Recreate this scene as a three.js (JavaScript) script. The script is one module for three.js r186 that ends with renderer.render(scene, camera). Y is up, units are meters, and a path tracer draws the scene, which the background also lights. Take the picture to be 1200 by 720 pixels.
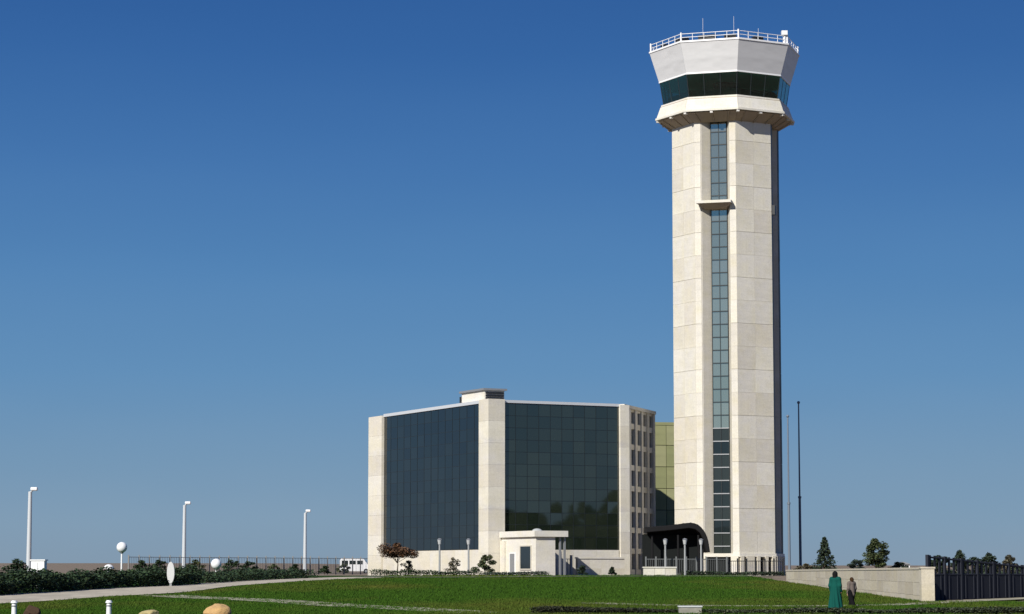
import * as THREE from 'three';
import { mergeGeometries } from 'three/addons/utils/BufferGeometryUtils.js';
import { MarchingCubes } from 'three/addons/objects/MarchingCubes.js';
import { RoundedBoxGeometry } from 'three/addons/geometries/RoundedBoxGeometry.js';

const clamp = (x, a, b) => Math.min(b, Math.max(a, x));
function hash2(i, j) { let h = Math.imul(i, 374761393) + Math.imul(j, 668265263) | 0; h = Math.imul(h ^ (h >>> 13), 1274126177); return ((h ^ (h >>> 16)) >>> 0) / 4294967296; }
function vnoise(x, y, wrap = 0) {
  const i = Math.floor(x), j = Math.floor(y), fx = x - i, fy = y - j, u = fx * fx * (3 - 2 * fx), v = fy * fy * (3 - 2 * fy);
  const w = n => wrap ? ((n % wrap) + wrap) % wrap : n;
  const a = hash2(w(i), w(j)), b = hash2(w(i + 1), w(j)), c = hash2(w(i), w(j + 1)), d = hash2(w(i + 1), w(j + 1));
  return a + (b - a) * u + (c - a) * v + (a - b - c + d) * u * v;
}
function fbm(x, y, oct = 4, wrap = 0) { let s = 0, a = 0.5, n = 0; for (let k = 0; k < oct; k++) { s += a * vnoise(x + 13.7 * k * (wrap ? 0 : 1), y, wrap); n += a; a *= 0.5; x *= 2; y *= 2; wrap *= 2; } return s / n; }
// ------------------------------------------------------------------ camera, sky, sun, exposure
const scene = new THREE.Scene();
const FOCAL = 2900, EYE = 1.55, HORIZON = 674;            // in pixels of the 1200 x 720 photograph
const PITCH = Math.atan((HORIZON - 360) / FOCAL);
const camera = new THREE.PerspectiveCamera(2 * Math.atan(360 / FOCAL) * 180 / Math.PI, 1200 / 720, 1, 9000);
camera.position.set(0, EYE, 0);
camera.lookAt(0, EYE + Math.sin(PITCH), -Math.cos(PITCH));
const renderer = new THREE.WebGLRenderer({ antialias: true });
renderer.toneMapping = THREE.LinearToneMapping;
renderer.toneMappingExposure = 1.12;
renderer.shadowMap.enabled = true;
{ // clear air: pale at the horizon, deep blue above
  const lin = c => { c /= 255; return Math.pow((c + 0.055) / 1.055, 2.4) / 1.09; };
  const stops = [[0, 132, 152, 171], [1.2, 126, 154, 178], [2.6, 116, 150, 180], [4.6, 98, 142, 183], [7, 82, 130, 179], [9.5, 67, 115, 171], [12, 54, 101, 161], [14, 47, 92, 153], [25, 38, 80, 144], [50, 32, 70, 132], [90, 29, 64, 124]];
  const W = 512, Hh = 1024, data = new Float32Array(W * Hh * 4);
  for (let j = 0; j < Hh; j++) {
    const el = ((j + 0.5) / Hh - 0.5) * 180;
    let c;
    if (el <= 0) c = stops[0].slice(1).map(v => lin(v));
    else {
      let i = 0; while (i < stops.length - 2 && stops[i + 1][0] < el) i++;
      const a = stops[i], b = stops[i + 1], t = Math.min(1, (el - a[0]) / (b[0] - a[0]));
      c = [1, 2, 3].map(k => lin(a[k]) * (1 - t) + lin(b[k]) * t);
    }
    for (let i = 0; i < W; i++) { const o = (j * W + i) * 4, h = 1 + 0.05 * (fbm(i / W * 64, j / Hh * 140, 4, 0) - 0.5) * Math.min(1, i / 20, (W - 1 - i) / 20); data[o] = c[0] * (2 * h - 1); data[o + 1] = c[1] * h; data[o + 2] = c[2] * (0.5 + 0.5 * h); data[o + 3] = 1; }
  }
  const sky = new THREE.DataTexture(data, W, Hh, THREE.RGBAFormat, THREE.FloatType);
  sky.mapping = THREE.EquirectangularReflectionMapping; sky.magFilter = THREE.LinearFilter; sky.minFilter = THREE.LinearFilter; sky.needsUpdate = true;
  scene.background = sky; scene.environment = sky;
}
const SUN_AZ = -33 * Math.PI / 180, SUN_EL = 32 * Math.PI / 180;
const sun = new THREE.DirectionalLight(new THREE.Color(1.0, 0.955, 0.875), 4.9);
sun.position.set(Math.sin(SUN_AZ) * Math.cos(SUN_EL) * 400, Math.sin(SUN_EL) * 400, -200 + Math.cos(SUN_AZ) * Math.cos(SUN_EL) * 400);
sun.target.position.set(0, 0, -200); scene.add(sun, sun.target);
sun.castShadow = true; sun.shadow.mapSize.set(4096, 4096);
Object.assign(sun.shadow.camera, { left: -140, right: 140, top: 140, bottom: -140, near: 50, far: 900 });

// ------------------------------------------------------------------ helpers
function rng(seed) { let s = seed >>> 0; return () => { s = (s + 0x6D2B79F5) >>> 0; let t = s; t = Math.imul(t ^ (t >>> 15), t | 1); t ^= t + Math.imul(t ^ (t >>> 7), t | 61); return ((t ^ (t >>> 14)) >>> 0) / 4294967296; }; }
const V = (x, y, z) => new THREE.Vector3(x, y, z);
const D2R = Math.PI / 180;
const smooth = (a, b, x) => { const t = clamp((x - a) / (b - a), 0, 1); return t * t * (3 - 2 * t); };
// photograph pixel -> world
const fwd = V(0, Math.sin(PITCH), -Math.cos(PITCH)), upv = V(0, Math.cos(PITCH), Math.sin(PITCH));
const rayOf = (px, py) => fwd.clone().addScaledVector(V(1, 0, 0), (px - 600) / FOCAL).addScaledVector(upv, -(py - 360) / FOCAL);
function at(px, py, d) { const r = rayOf(px, py); return V(0, EYE, 0).addScaledVector(r, d / -r.z); }
// height of the ground: level in front, a long bank up to the buildings, then an open plain
function ground(x, z) {
  const d = -z;
  let y = 1.45 * clamp((d - 100) / 105, 0, 1);
  y += 0.35 * smooth(205, 420, d);
  if (d > 420) y += (d - 420) / 2600 * 10.2 * (1 + 0.25 * smooth(-150, -700, x)) + 1.6 * (fbm(x / 260 + 7, d / 400, 3) - 0.5) * smooth(500, 1200, d);
  return y;
}
function onGround(px, py) {
  const r = rayOf(px, py); let prev = 40;
  for (let d = 40; d < 3000; d += 1) {
    const p = V(0, EYE, 0).addScaledVector(r, d / -r.z);
    if (p.y < ground(p.x, p.z)) { let a = prev, b = d; for (let k = 0; k < 24; k++) { const m = (a + b) / 2, q = V(0, EYE, 0).addScaledVector(r, m / -r.z); if (q.y < ground(q.x, q.z)) b = m; else a = m; } const q = V(0, EYE, 0).addScaledVector(r, b / -r.z); q.y = ground(q.x, q.z); return q; }
    prev = d;
  }
  return at(px, py, 500);
}
function stand(px, d) { const p = at(px, HORIZON, d); p.y = ground(p.x, p.z); return p; }

const used = {};
function numbered(n) { const k = used[n] = (used[n] || 0) + 1; return k === 1 ? n : n + '_' + String(k - 1).padStart(3, '0'); }
function shadows(o) { o.castShadow = true; o.receiveShadow = true; return o; }
function thing(name, label, category, pos = V(0, 0, 0), turn = 0, group) {
  const o = new THREE.Group(); o.name = numbered(name); scene.add(o); o.position.copy(pos); o.rotation.y = turn;
  o.userData = { label, category }; if (group) o.userData.group = group; return o;
}
function part(name, geo, mat, parent, pos, turn) { const m = shadows(new THREE.Mesh(geo, mat)); m.name = name; if (pos) m.position.copy(pos); if (turn) m.rotation.y = turn; parent.add(m); return m; }
function struct(name, geo, mat, label) { const m = shadows(new THREE.Mesh(geo, mat)); m.name = numbered(name); m.userData = { label, category: name.replace(/_/g, ' ').split(' ').slice(-1)[0], kind: 'structure' }; scene.add(m); return m; }
function dup(root, pos, turn, label) { const r = root.clone(); r.name = numbered(root.name.replace(/_\d{3}$/, '')); r.userData = { ...root.userData }; if (label) r.userData.label = label; r.position.copy(pos); r.rotation.y = turn; scene.add(r); return r; }
function boxUV(geo, scale = 1, ox = 0, oy = 0) { // planar texture coordinates in metres
  if (geo.index) geo = geo.toNonIndexed();
  const p = geo.attributes.position, n = p.count, uv = new Float32Array(n * 2), a = V(), b = V(), c = V();
  for (let i = 0; i < n; i += 3) {
    a.fromBufferAttribute(p, i); b.fromBufferAttribute(p, i + 1); c.fromBufferAttribute(p, i + 2);
    const nn = b.clone().sub(a).cross(c.clone().sub(a)); const ax = Math.abs(nn.x), ay = Math.abs(nn.y), az = Math.abs(nn.z);
    [a, b, c].forEach((q, k) => { const [u, v] = ay >= ax && ay >= az ? [q.x, q.z] : ax > az ? [q.z, q.y] : [q.x, q.y]; uv[(i + k) * 2] = u * scale + ox; uv[(i + k) * 2 + 1] = v * scale + oy; });
  }
  geo.setAttribute('uv', new THREE.BufferAttribute(uv, 2)); return geo;
}
const box = (w, h, d, x = 0, y = 0, z = 0, s = 1, ox = 0, oy = 0) => { const g = new THREE.BoxGeometry(w, h, d); g.translate(x, y, z); return boxUV(g, s, ox, oy); };
function hexa(b, t, s = 1) { // eight corners: four below, four above, counter-clockwise seen from above
  const q = [[b[0], b[1], t[1], t[0]], [b[1], b[2], t[2], t[1]], [b[2], b[3], t[3], t[2]], [b[3], b[0], t[0], t[3]], [t[0], t[1], t[2], t[3]], [b[3], b[2], b[1], b[0]]], pos = [];
  for (const [a, c, d, e] of q) for (const v of [a, c, d, a, d, e]) pos.push(v.x, v.y, v.z);
  const g = new THREE.BufferGeometry(); g.setAttribute('position', new THREE.Float32BufferAttribute(pos, 3)); g.computeVertexNormals(); return boxUV(g, s);
}
function bar(a, b, r0, r1 = r0, seg = 6) { const g = new THREE.CylinderGeometry(r1, r0, a.distanceTo(b), seg); g.applyQuaternion(new THREE.Quaternion().setFromUnitVectors(V(0, 1, 0), b.clone().sub(a).normalize())); g.translate((a.x + b.x) / 2, (a.y + b.y) / 2, (a.z + b.z) / 2); return g; }
const merge = list => mergeGeometries(list.map(g => { g = g.index ? g.toNonIndexed() : g; for (const k of Object.keys(g.attributes)) if (!['position', 'normal', 'uv'].includes(k)) g.deleteAttribute(k); return g; }));
function prism(pts, y0, y1) { // pts: [x, z] outline, extruded upwards
  const sh = new THREE.Shape(pts.map(([x, z]) => new THREE.Vector2(x, -z)));
  const g = new THREE.ExtrudeGeometry(sh, { depth: y1 - y0, bevelEnabled: false }); g.rotateX(-Math.PI / 2); g.translate(0, y0, 0); return boxUV(g);
}

// ------------------------------------------------------------------ materials
const C = (r, g, b) => new THREE.Color().setRGB(r, g, b);
function noiseTex(size, fn, srgb = true, rep = 1) {
  const d = new Uint8Array(size * size * 4);
  for (let j = 0; j < size; j++) for (let i = 0; i < size; i++) { const c = fn(i / size, j / size); for (let k = 0; k < 3; k++) d[(j * size + i) * 4 + k] = clamp(Math.round((Array.isArray(c) ? c[k] : c) * 255), 0, 255); d[(j * size + i) * 4 + 3] = 255; }
  const t = new THREE.DataTexture(d, size, size); t.wrapS = t.wrapT = THREE.RepeatWrapping; t.magFilter = THREE.LinearFilter; t.minFilter = THREE.LinearMipmapLinearFilter; t.generateMipmaps = true;
  if (srgb) t.colorSpace = THREE.SRGBColorSpace; t.repeat.set(rep, rep); t.needsUpdate = true; return t;
}
// travertine: cloudy cream with horizontal veins and small pits; tile is 6 m
const stoneMap = noiseTex(512, (u, v) => {
  const vein = fbm(u * 6, v * 36, 3, 0) * 0.35 + fbm(u * 5, v * 5, 4, 5) * 0.4 + fbm(u * 30, v * 3, 3, 0) * 0.25, pit = vnoise(u * 256, v * 256, 256) > 0.93 ? 0.06 : 0;
  const k = 0.935 + 0.13 * (vein - 0.5) + 0.07 * (vnoise(u * 128, v * 128, 128) - 0.5) - pit, w = fbm(u * 8 , v * 8, 3, 8) - 0.5;
  return [k + 0.01 * w, k - 0.004, k - 0.02 - 0.07 * w];
}, true, 1 / 6);
const stoneBump = noiseTex(256, (u, v) => fbm(u * 16, v * 16, 4, 16), false, 1 / 2);
const stoneMats = [[.735, .70, .62], [.775, .74, .655], [.69, .65, .565], [.75, .715, .63], [.715, .67, .58]].map(c => new THREE.MeshStandardMaterial({ color: C(...c), map: stoneMap, bumpMap: stoneBump, bumpScale: 0.006, roughness: 0.85 }));
const stone = stoneMats[0];
const paleStone = new THREE.MeshStandardMaterial({ color: C(.78, .75, .68), map: stoneMap, roughness: 0.85 });
const jointStone = new THREE.MeshStandardMaterial({ color: C(.60, .57, .51), map: stoneMap, roughness: 0.95 });
const paintNoise = noiseTex(256, (u, v) => 0.93 + 0.1 * (fbm(u * 4, v * 12, 4, 4) - 0.5), true, 1 / 5);
const whitePanel = new THREE.MeshStandardMaterial({ color: C(.72, .72, .73), map: paintNoise, roughness: 0.5, metalness: 0 });
const whitePaint = new THREE.MeshStandardMaterial({ color: C(.8, .8, .8), roughness: 0.5 });
const greyMetal = new THREE.MeshStandardMaterial({ color: C(.30, .31, .32), roughness: 0.5, metalness: 0.4 });
const darkMetal = new THREE.MeshStandardMaterial({ color: C(.02, .022, .025), roughness: 0.5, metalness: 0.2 });
const fenceMetal = new THREE.MeshPhysicalMaterial({ color: C(.024, .027, .038), roughness: 0.8, specularIntensity: 0.4 });
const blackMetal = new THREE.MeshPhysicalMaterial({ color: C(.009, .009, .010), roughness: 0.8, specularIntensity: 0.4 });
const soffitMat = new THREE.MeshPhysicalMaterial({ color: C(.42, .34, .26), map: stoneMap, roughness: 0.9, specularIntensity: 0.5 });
const leftGlassTint = [[.005, .008, .008], [.007, .010, .010], [.004, .006, .007]].map(c => new THREE.MeshPhysicalMaterial({ color: C(...c), roughness: 0.03, ior: 1.66 }));  // left front: weaker reflection of the same glass put into colour and index
const rightGlassTint = [[.016, .022, .014], [.019, .026, .017], [.012, .018, .012]].map(c => new THREE.MeshPhysicalMaterial({ color: C(...c), roughness: 0.03, ior: 1.85 }));  // right front: same glass, its brighter greener reflection put into colour and index
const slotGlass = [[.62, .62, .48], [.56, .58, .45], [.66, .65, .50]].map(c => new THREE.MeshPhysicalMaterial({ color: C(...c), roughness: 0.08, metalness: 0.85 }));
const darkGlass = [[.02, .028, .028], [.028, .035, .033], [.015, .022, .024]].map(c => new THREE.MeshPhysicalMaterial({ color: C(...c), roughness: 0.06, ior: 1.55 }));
const cabGlass = new THREE.MeshPhysicalMaterial({ color: C(.25, .62, .58), transmission: 1, thickness: 0, roughness: 0.0, ior: 1.5 });
const mullionMat = new THREE.MeshStandardMaterial({ color: C(.022, .028, .03), roughness: 0.4, metalness: 0.3 });
const interior = new THREE.MeshPhysicalMaterial({ color: C(.010, .012, .012), roughness: 0.9, specularIntensity: 0.3 });

// ------------------------------------------------------------------ ground, lawn, road, paths
function drape(rows, lift) { // rows of points -> sheet on the ground, with texture coordinates in metres
  const pos = [], uv = [], idx = [], n = rows[0].length;
  rows.forEach(r => r.forEach(p => { pos.push(p[0], ground(p[0], p[1]) + lift, p[1]); uv.push(p[0], p[1]); }));
  for (let j = 0; j < rows.length - 1; j++) for (let i = 0; i < n - 1; i++) { const a = j * n + i, b = a + 1, c = a + n, d = c + 1; idx.push(a, b, c, b, d, c); }
  const g = new THREE.BufferGeometry(); g.setAttribute('position', new THREE.Float32BufferAttribute(pos, 3)); g.setAttribute('uv', new THREE.Float32BufferAttribute(uv, 2)); g.setIndex(idx); g.computeVertexNormals();
  if (g.attributes.normal.getY(0) < 0) { for (let i = 0; i < idx.length; i += 3) { const t = idx[i]; idx[i] = idx[i + 1]; idx[i + 1] = t; } g.setIndex(idx); g.computeVertexNormals(); }
  return g;
}
const soilMap = noiseTex(512, (u, v) => { const a = fbm(u * 8, v * 8, 5, 8), b = fbm(u * 32, v * 32, 3, 32), k = 0.62 + 0.35 * (a - 0.5) + 0.25 * (b - 0.5); return [k, k * 0.91, k * 0.79]; }, true, 1 / 24);
const soil = new THREE.MeshStandardMaterial({ color: C(.62, .575, .52), map: soilMap, roughness: 1 });
{
  const xs = [], zs = [];
  for (let x = -60; x <= 60; x += 4) xs.push(x); for (let k = 1; k <= 26; k++) { const e = 60 + 4 * (Math.pow(1.24, k) - 1) * 3; xs.push(e); xs.unshift(-e); }
  for (let d = 80; d <= 232; d += 4) zs.push(-d); for (let k = 1; k <= 22; k++) { zs.push(-232 - 6 * (Math.pow(1.29, k) - 1) * 4); }
  zs.unshift(-40, 0); for (const d of [60, 160, 400, 1200]) zs.unshift(d);
  zs.push(-100, -205, -420); zs.sort((a, b) => b - a);
  struct('ground', drape(zs.map(z => xs.map(x => [x, z])), 0), soil, 'dry brown plain stretching to the horizon').userData.category = 'ground';
}
const curve = pts => new THREE.CatmullRomCurve3(pts.map(([a, b]) => V(a, b, 0))).getSpacedPoints(60).map(p => [p.x, p.y]);
const toGround = pts => curve(pts).map(([px, py]) => { const p = onGround(px, py); return [p.x, p.z]; });
const roadFar = toGround([[-60, 702.5], [0, 698.5], [60, 694.8], [120, 691], [200, 687.5], [260, 683.2], [340, 679.3], [400, 677.6], [450, 676.9]]);
const roadNear = toGround([[-60, 713], [0, 709], [60, 705.5], [120, 701], [180, 697.8], [225, 694.5], [265, 689], [340, 683.2], [400, 679.8], [450, 678.3]]);
const strip = (A, B, n = 4) => { const rows = []; for (let k = 0; k <= n; k++) rows.push(A.map((a, i) => [a[0] + (B[i][0] - a[0]) * k / n, a[1] + (B[i][1] - a[1]) * k / n])); return rows; };
const paveMap = noiseTex(512, (u, v) => { const k = 0.8 + 0.25 * (fbm(u * 10, v * 10, 5, 10) - 0.5) + 0.12 * (fbm(u * 64, v * 64, 2, 64) - 0.5); return [k, k * 0.965, k * 0.9]; }, true, 1 / 9);
const pave = new THREE.MeshStandardMaterial({ color: C(.80, .765, .68), map: paveMap, roughness: 0.95 });
const kerbMat = new THREE.MeshStandardMaterial({ color: C(.58, .58, .47), map: paveMap, roughness: 0.95 });
// lawn: mown turf, patchy, some of it dry
const lawnMap = noiseTex(512, (u, v) => { const a = fbm(u * 12, v * 12, 4, 12), b = fbm(u * 90, v * 90, 2, 90), k = 0.66 + 0.55 * (b - 0.5) + 0.25 * (a - 0.5); return [k * (0.95 + 0.2 * (a - 0.5)), k, k * 0.85]; }, true, 1 / 7);
const lawnMat = new THREE.MeshPhysicalMaterial({ color: C(.058, .142, .015), vertexColors: true, map: lawnMap, roughness: 1, specularIntensity: 0.2 });
const dryness = (x, z) => { const a = fbm(x / 9 + 3, z / 22, 4), b = fbm(x / 2.2, z / 6 + 9, 3); return clamp((a * 0.65 + b * 0.35 - 0.475) * 3.0, 0, 1); };
const WALL_A = onGround(1085, 706.5), WALL_B = onGround(925, 683);
const wallX = z => z > WALL_A.z ? 60 : WALL_A.x + (WALL_B.x - WALL_A.x) * clamp((z - WALL_A.z) / (WALL_B.z - WALL_A.z), 0, 1) - 0.1;
{
  const rows = [];
  for (let d = 40; d <= 208; d += d < 90 ? 10 : 1.5) { const row = []; for (let k = 0; k <= 70; k++) { const xr = Math.min(40, wallX(-d)); row.push([-50 + (xr + 50) * k / 70, -d]); } rows.push(row); }
  const g = drape(rows, 0.03), p = g.attributes.position, col = [];
  for (let i = 0; i < p.count; i++) { const w = dryness(p.getX(i), p.getZ(i)), v = 0.82 + 0.36 * fbm(p.getX(i) / 5, p.getZ(i) / 12, 3); col.push((0.85 + 0.75 * w) * v, (0.95 + 0.08 * w) * v, (0.9 + 0.6 * w) * v); }
  g.setAttribute('color', new THREE.Float32BufferAttribute(col, 3));
  struct('lawn', g, lawnMat, 'mown green lawn rising in a gentle bank to the buildings');
}
struct('road', drape(strip(roadFar, roadNear), 0.06), pave, 'pale concrete road curving past the lawn');
function ribbon(pts, half, lift, name, mat, label) {
  const c = toGround(pts), A = [], B = [];
  c.forEach((p, i) => { const q = c[Math.min(i + 1, c.length - 1)], o = c[Math.max(i - 1, 0)]; let tx = q[0] - o[0], tz = q[1] - o[1]; const l = Math.hypot(tx, tz); tx /= l; tz /= l; A.push([p[0] - tz * half, p[1] + tx * half]); B.push([p[0] + tz * half, p[1] - tx * half]); });
  return struct(name, drape(strip(A, B, 2), lift), mat, label);
}
ribbon([[188, 699.5], [230, 702], [300, 705], [350, 708], [400, 711.5], [450, 714], [500, 716.8], [560, 720.5]], 1.25, 0.075, 'path', kerbMat, 'narrow worn pale path cutting across the lawn');
ribbon([[690, 708.5], [760, 710.8], [830, 712], [900, 712.3], [960, 712.2], [1040, 711], [1085, 709], [1140, 706], [1230, 702]], 0.85, 0.075, 'path', kerbMat, 'pale path along the foot of the lawn and dark fence');
ribbon([[420, 677.4], [500, 677.9], [580, 677.6], [650, 677.0], [735, 676.8], [800, 676.6], [905, 676.6]], 1.3, 0.09, 'path', new THREE.MeshStandardMaterial({ color: C(.27, .29, .24), map: paveMap, roughness: 1 }), 'grey green gravel strip along the top of the lawn');
{ // grass blades standing in the lawn
  const tuft = []; const r0 = rng(5);
  for (let k = 0; k < 6; k++) { const a = r0() * 6.283, l = 0.05 + 0.05 * r0(), w = 0.012 + 0.01 * r0(), ox = (r0() - 0.5) * 0.12, oz = (r0() - 0.5) * 0.12, c = Math.cos(a), s = Math.sin(a), b = 0.035; tuft.push(ox - c * w, 0, oz - s * w, ox + c * w, 0, oz + s * w, ox - s * b, l, oz + c * b); }
  const g = new THREE.BufferGeometry(); g.setAttribute('position', new THREE.Float32BufferAttribute(tuft, 3)); g.computeVertexNormals();
  const N = 110000, im = new THREE.InstancedMesh(g, new THREE.MeshPhysicalMaterial({ color: C(1, 1, 1), roughness: 0.9, specularIntensity: 0.3, side: THREE.DoubleSide }), N), r = rng(11), M = new THREE.Matrix4(), q = new THREE.Quaternion(), col = new THREE.Color();
  const between = (x, z) => { for (let i = 0; i < roadFar.length - 1; i++) { const lo = Math.min(roadFar[i][0], roadNear[i][0]) - 0.3, hi = Math.max(roadFar[i][0], roadNear[i][0]) + 0.3; if (x > lo && x < hi && z < roadNear[i][1] + 0.1 && z > roadFar[i][1] - 60) return true; } return false; };
  let n = 0, guard = 0;
  while (n < N && guard++ < N * 4) {
    const d = 94 + 112 * Math.pow(r(), 1.25), x = (r() * 2 - 1) * 0.212 * d, z = -d;
    if (x > wallX(z) || (x < 6 && between(x, z))) continue;
    const s = 0.55 + 0.75 * r(), w = dryness(x, z), v = 0.78 + 0.34 * r();
    q.setFromAxisAngle(V(0, 1, 0), r() * 6.283); M.compose(V(x, ground(x, z) + 0.028, z), q, V(s, s * (0.7 + 0.6 * fbm(x / 3, z / 3, 2)), s)); im.setMatrixAt(n, M);
    col.setRGB((0.038 + 0.05 * w) * v, (0.092 + 0.012 * w) * v, (0.007 + 0.009 * w) * v); im.setColorAt(n, col); n++;
  }
  im.count = n; im.name = 'grass'; im.userData = { label: 'short green grass blades of the lawn', category: 'grass', kind: 'stuff' }; shadows(im); im.castShadow = false; scene.add(im);
}

// ------------------------------------------------------------------ control tower
const T = stand(855, 235), GY = T.y;
const A0 = -17;                                           // where the face with the glazed slot looks, degrees from the camera side
const oct = (k, R) => { const a = (A0 - 22.5 + 45 * k) * D2R; return [R * Math.sin(a), R * Math.cos(a)]; };
const tower = thing('control_tower', 'tall pale stone octagonal airport control tower with glazed cab on top', 'control tower', T);
const Y = y => y - GY;                                      // heights measured from the camera's zero
{
  const R = 5.2, ap = R * Math.cos(22.5 * D2R), half = R * Math.sin(22.5 * D2R);
  const slotFace = k => ((k % 2) + 2) % 2 === 0;
  const face = (k, u, w) => { const a = (A0 + 45 * k) * D2R; return [u * Math.cos(a) + w * Math.sin(a), -u * Math.sin(a) + w * Math.cos(a)]; };
  // core with splayed slots
  const inset = 0.05, outline = [], SW = 4.12, SO = 0.22;   // depth of the glass in the slot, its offset
  for (let k = 0; k < 8; k++) {
    const h = half - 0.02, a = ap - inset;
    outline.push(face(k, -h, a));
    if (slotFace(k)) outline.push(face(k, -1.3, a), face(k, SO - 0.8, SW - 0.07), face(k, SO + 0.8, SW - 0.07), face(k, 1.38, a));
    outline.push(face(k, h, a));
  }
  const Y0 = Y(3.35), Y1 = Y(44.4);
  part('shaft', prism(outline, Y0, Y1), jointStone, tower);
  const shadeTint = new THREE.MeshPhysicalMaterial({ color: C(.06, .068, .075), roughness: 0.5, specularIntensity: 0.6 });  // stone face away from the sun: its shade is put into this dark colour
  // stone panels: courses of 2.1 m, every second joint wider
  const r = rng(21), nC = 19, ch = (Y1 - Y0) / nC;
  const plain = [0, 1, 2, 3].map(i => box(half - 0.012, ch - 0.022, 0.08, 0, 0, 0, 1, r() * 6, r() * 6));
  const narrow = [0, 1, 2].map(i => box(half - 1.38 - 0.02, ch - 0.022, 0.08, 0, 0, 0, 1, r() * 6, r() * 6));
  for (const k of [-2, -1, 0, 1, 2]) for (let c = 0; c < nC; c++) for (const s of [-1, 1]) {
    const slot = slotFace(k), u = slot ? s * (half + 1.38) / 2 : s * half / 2;
    const [x, z] = face(k, u, ap - 0.04 + 0.012 * (r() - 0.5)), list = slot ? narrow : plain;
    const m = part(k === 2 ? 'shade_tinted_panel' : 'stone_panel', list[Math.floor(r() * list.length)], k === 2 ? shadeTint : stoneMats[Math.floor(r() * 5)], tower, V(x, Y0 + (c + 0.5) * ch + (c % 2 ? -0.005 : 0.005), z), (A0 + 45 * k) * D2R);
  }
  // glazing of the slots: pale reflecting panes above, dark panes in the lowest third
  const ph = 1.22, paneG = box(1.52, ph - 0.07, 0.03), transom = box(1.56, 0.09, 0.1);
  for (const k of [0, 2, -2]) {
    for (let i = 0; i * ph < Y1 - Y(1.75); i++) {
      const y = Y(1.75) + (i + 0.5) * ph; if (y > Y1 - 0.4) break;
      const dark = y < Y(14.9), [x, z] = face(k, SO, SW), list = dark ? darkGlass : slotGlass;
      const m = part('window_pane', paneG, list[Math.floor(r() * 3)], tower, V(x, y, z), (A0 + 45 * k) * D2R);
      m.rotation.order = 'YXZ'; m.rotation.x = (r() - 0.5) * 0.008;
      const [bx, bz] = face(k, SO, SW + 0.04); part('transom', transom, dark ? greyMetal : mullionMat, tower, V(bx, y + ph / 2, bz), (A0 + 45 * k) * D2R);
    }
    for (const u of [-0.76, 0, 0.76]) { const [x, z] = face(k, SO + u, SW + 0.05); part('mullion', box(0.05, Y1 - Y(1.6), 0.08), mullionMat, tower, V(x, (Y1 + Y(1.6)) / 2, z), (A0 + 45 * k) * D2R); }
  }
  // ledge across the slot
  {
    const f = (u, w, y) => { const [x, z] = face(0, u, w); return V(x, Y(y), z); };
    part('slot_balcony', hexa([f(-1.1, ap + 0.25, 35.85), f(1.1, ap + 0.25, 35.85), f(1.0, 3.4, 35.75), f(-1.0, 3.4, 35.75)], [f(-1.6, ap + 0.85, 36.25), f(1.6, ap + 0.85, 36.25), f(1.5, 3.4, 36.25), f(-1.5, 3.4, 36.25)]), soffitMat, tower);
    part('balcony_coping', hexa([f(-1.68, ap + 0.93, 36.25), f(1.68, ap + 0.93, 36.25), f(1.55, 3.4, 36.25), f(-1.55, 3.4, 36.25)], [f(-1.68, ap + 0.93, 36.5), f(1.68, ap + 0.93, 36.5), f(1.55, 3.4, 36.5), f(-1.55, 3.4, 36.5)]), paleStone, tower);
  }
  // dark service box near the shaded edge
  { const [x, z] = face(2, -1.6, ap + 0.15); part('service_box', box(0.55, 0.9, 0.3), darkMetal, tower, V(x, Y(35.9), z), (A0 + 90) * D2R); }
  // ground storey behind pilasters
  const ring = (R, y0, y1, mat, name) => part(name, prism([0, 1, 2, 3, 4, 5, 6, 7].map(k => oct(k, R)), Y(y0), Y(y1)), mat, tower);
  ring(5.32, 3.2, 3.52, paleStone, 'plinth_cornice');
  ring(4.75, 1.2, 3.2, interior, 'ground_storey');
  for (const k of [-1, 1, 2]) for (const u of [-1.75, -0.85, 0.05, 0.95, 1.75]) { const [x, z] = face(k, u, 4.72); part('pilaster', box(u === -0.85 ? 0.85 : 0.34, 2.2, 0.5), stoneMats[2], tower, V(x, Y(2.2), z), (A0 + 45 * k) * D2R); }
  for (const u of [-1.55, 1.55]) { const [x, z] = face(0, u, 4.72); part('pilaster', box(0.7, 2.2, 0.5), stoneMats[1], tower, V(x, Y(2.2), z), A0 * D2R); }
  // cab: corbel, skirt, tilted windows, flared white fascia, roof
  const seg = (k, u0, u1, R0, y0, R1, y1, th) => {
    const p = (u, R, y) => { const [ax, az] = oct(k, R), [bx, bz] = oct(k + 1, R); return V(ax + (bx - ax) * u, Y(y), az + (bz - az) * u); };
    return hexa([p(u0, R0, y0), p(u1, R0, y0), p(u1, R0 - th, y0), p(u0, R0 - th, y0)], [p(u0, R1, y1), p(u1, R1, y1), p(u1, R1 - th, y1), p(u0, R1 - th, y1)]);
  };
  for (let k = 0; k < 8; k++) {
    part('corbel_panel', seg(k, 0.003, 0.997, 5.28, 44.12, 6.55, 44.86, 0.3), soffitMat, tower);
    part('skirt_panel', seg(k, 0.002, 0.998, 6.72, 45.05, 6.3, 46.2, 0.25), paleStone, tower);
    part('skirt_lip', seg(k, 0, 1, 6.8, 44.93, 6.8, 45.12, 0.5), paleStone, tower);
    for (const u of [0.17, 0.5, 0.83]) { const q = (R, y) => { const [ax, az] = oct(k, R), [bx, bz] = oct(k + 1, R); return V(ax + (bx - ax) * u, Y(y), az + (bz - az) * u); }; part('corbel_rib', bar(q(5.28, 44.08), q(6.5, 44.8), 0.07, 0.07, 4), soffitMat, tower); }
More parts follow.
